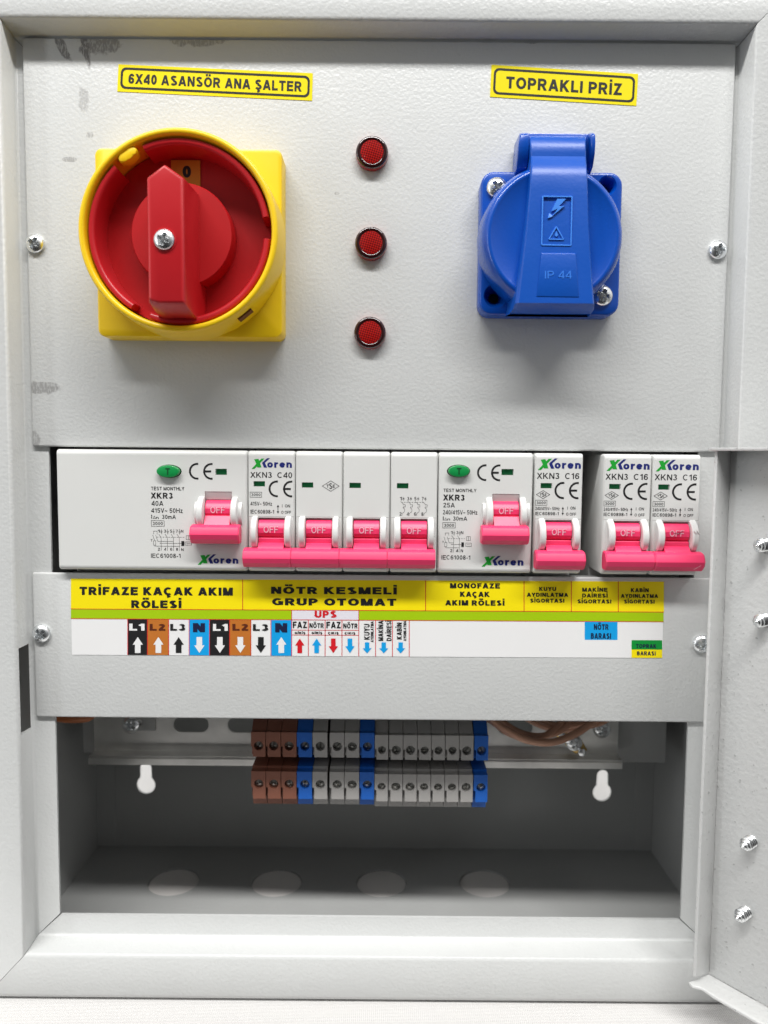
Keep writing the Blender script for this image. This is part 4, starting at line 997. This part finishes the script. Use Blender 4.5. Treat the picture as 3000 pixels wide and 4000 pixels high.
lab = ['brown terminal block at the left end of the row', 'middle one of the three brown terminal blocks', 'brown terminal block touching the leftmost blue one', 'leftmost blue terminal block, beside the brown ones',
       'grey terminal block touching the right side of the leftmost blue one', 'middle one of the three wider grey terminal blocks, right of the dark gap', 'grey terminal block touching the left side of the middle blue one',
       'middle blue terminal block between grey ones', 'narrow grey terminal block touching the right side of the middle blue one', 'second narrow grey terminal block right of the middle blue one',
       'third narrow grey terminal block right of the middle blue one', 'fourth of the seven narrow grey terminal blocks, at their centre', 'fifth narrow grey terminal block right of the middle blue one',
       'narrow grey terminal block, third from the right end of the row', 'narrow grey terminal block touching the rightmost blue one', 'blue terminal block at the right end of the row']
for i, (a, b_) in enumerate(bd):
    xa = at(900+a/1.508, 2980, TO)[0]; xb = at(900+b_/1.508, 2980, TO)[0]
    m = tbrown if i < 3 else tblue if i in (3, 7, 15) else tgrey
    terminal(xa, xb-xa, m, 0 if i < 8 else .75, lab[i], 0)

# wires
def wire(pts, r, m, label, grp=None):
    P = []
    for j in range(len(pts)-1):
        p0 = Vector(pts[max(j-1, 0)]); p1 = Vector(pts[j]); p2 = Vector(pts[j+1]); p3 = Vector(pts[min(j+2, len(pts)-1)])
        for k_ in range(8):
            t_ = k_/8; P.append(tuple(.5*((2*p1)+(-p0+p2)*t_+(2*p0-5*p1+4*p2-p3)*t_*t_+(-p0+3*p1-3*p2+p3)*t_**3)))
    P.append(pts[-1])
    o_ = MB().tube(P, r, 14).build('wire', m, ori=pts[0], ang=60)
    return tag(o_, label, 'wire', grp)
def wp(px, py, o): a = at(px, py, o); return (a[0], a[1], o)
wire([wp(1820, 2700, -36), wp(1885, 2790, -35), wp(1930, 2822, -34), wp(1985, 2862, -33), wp(2062, 2888, -34), wp(2120, 2880, -37), wp(2190, 2825, -42), wp(2250, 2740, -46)], 1.5, wire_m,
     'brown insulated wire, the upper of the loops sagging right of the terminal blocks', 'brown wires')
wire([wp(1840, 2690, -32), wp(1920, 2808, -31), wp(1990, 2858, -30), wp(2060, 2891, -30), wp(2150, 2900, -32), wp(2235, 2872, -36), wp(2310, 2825, -40), wp(2380, 2760, -44)], 1.6, wire_m,
     'brown insulated wire sagging lowest, right of the terminal blocks', 'brown wires')
wire([wp(2030, 2790, -48), wp(2120, 2836, -47), wp(2200, 2850, -46), wp(2290, 2836, -45), wp(2360, 2815, -45), wp(2420, 2760, -45)], 1.5, wire_m,
     'brown insulated wire running nearly level behind the sagging ones', 'brown wires')
wire([wp(1860, 2690, -40), wp(1960, 2815, -39), wp(2050, 2868, -38), wp(2140, 2872, -39), wp(2215, 2835, -42), wp(2265, 2760, -46)], 1.45, wire_m,
     'brown insulated wire between the two longest sagging loops', 'brown wires')
wire([wp(2060, 2760, -43), wp(2110, 2812, -42), wp(2190, 2835, -42), wp(2280, 2822, -43), wp(2330, 2770, -45)], 1.4, wire_m,
     'short brown insulated wire, the topmost loop just under the cover plate', 'brown wires')
wire([wp(60, 2600, -52), wp(82, 2700, -50), wp(118, 2760, -46), wp(215, 2799, -44), wp(300, 2806, -46), wp(360, 2790, -50), wp(400, 2700, -54)], 2.0, orange_m,
     'orange-brown wire just below the left end of the lower cover plate')
# clamp screws with brass washers on the rail
for (px, py, lb_) in ((2243, 2903, 'bright cross-head clamp screw with brass washer below the sagging brown wires'), (2188, 2852, 'small clamp screw with brass washer half hidden behind the brown wires')):
    x, z = at(px, py, -49); c_ = thing('clamp_screw', (x, z, -56), lb_, 'screw')
    MB().lathe(x, z, [(2.2, -56.9), (2.2, -49.5), (.01, -49.5)], 20).build('stem', chrome, c_)
    MB().prism([(x+1, z-5.5), (x+6.5, z-3.8), (x+3.4, z+1.5), (x-3, z+2.5), (x-3.6, z-1.4)], -51.5, -50.2).build('washer', brass, c_, bevel=.2)
    ph_screw(x, z, -49.5, 3.6 if px > 2200 else 2.8, 2.2, parent=c_, rot=.5)
    MB().prism(circle(x+3.4, z-3.9, 1.9, 6), -50.1, -47.5).build('nut', chrome, c_, bevel=.2)

# ------------------------------------------------------------------ hinged inner door, swung open to the right
DH = (122.6, 15.0); n_ = math.hypot(14.7, 18.5); du = (14.7/n_, 18.5/n_); dn = (-du[1], du[0])
def TD(u, z, d): return (DH[0]+du[0]*u+dn[0]*d, z, DH[1]+du[1]*u+dn[1]*d)     # u along the door, d out of its inner face
DZ0, DZ1, DWD, LP = -193.2, 3.3, 120., 9.8
dr_ = thing('inner_door', (DH[0], DZ0, DH[1]), 'light grey steel door standing open at the right edge, with screw tips through it', 'door')
MB().prism(rect(0, DWD, DZ0, DZ1), -1.2, 0, T=TD).build('door_panel', door_m, dr_, bevel=.3)
lipb = MB(); n_l = 40; r1 = []; 
pts = [(.0, DZ0+.6, 0.02), (.0, DZ1-.6, 0.02), (.0, DZ1-.6, LP-.4), (.0, DZ0+3.0, LP)]
lipb.loft([[TD(0, z, d) for (_, z, d) in pts], [TD(1.2, z, d) for (_, z, d) in pts]]).build('edge_flange', door_m, dr_, bevel=.25)
fold = MB(); P = [(1.0, .02), (DWD, .02), (DWD, LP), (8, LP), (3.5, LP-.6), (.5, LP+1.0), (-1.4, LP+.2), (-1.0, LP-1.5)]
fold.prism(P, DZ0-1.2, DZ0, T=lambda u, v, d: TD(u, d, v)).build('edge_flange', door_m, dr_, bevel=.35, seg=3)
MB().prism([(0, .02), (DWD, .02), (DWD, LP), (.4, LP+1.2), (-1.6, LP+.6), (-.2, LP-2)], DZ1-1.1, DZ1, T=lambda u, v, d: TD(u, d, v)).build('edge_flange', door_m, dr_, bevel=.25)
def door_hit(px, py):
    d = (px-1500)/F*RR - (py-2000)/F*UU + fw
    # (x, out) = (d.x t, D - d.y t); solve (x-DH0)*dn0 + (out-DH1)*dn1 = 0
    t_ = (DH[0]*dn[0]+(DH[1]-D)*dn[1])/(d.x*dn[0]-d.y*dn[1])
    x, o_ = d.x*t_, D-d.y*t_
    return (x-DH[0])*du[0]+(o_-DH[1])*du[1], d.z*t_
for (px, py) in ((2993, 2128), (2990, 2420), (2938, 3284), (2916, 3560)):
    u, z = door_hit(px, py); Lh = 7.6
    mb = MB(); rings = []; N = 20; K = 90
    for k_ in range(K+1):
        h = Lh*k_/K; base = 2.2 if h < 4.2 else 2.2*(1-(h-4.2)/(Lh-4.2))**.8+.25
        ring = []
        for i in range(N):
            t2 = 2*math.pi*i/N; ph = (h/1.15 - i/N) % 1
            r_ = base*(.82+.22*max(0, 1-abs(ph-.5)*3.6)) if k_ < K else .15
            ring.append(TD(u+r_*math.cos(t2), z+r_*math.sin(t2), h))
        rings.append(ring)
    mb.loft(rings).build('screw_tip', chrome, dr_, ang=60)

# ------------------------------------------------------------------ tidy: drop the builder's notes
for ob in bpy.data.objects:
    if '_b' in ob: del ob['_b']
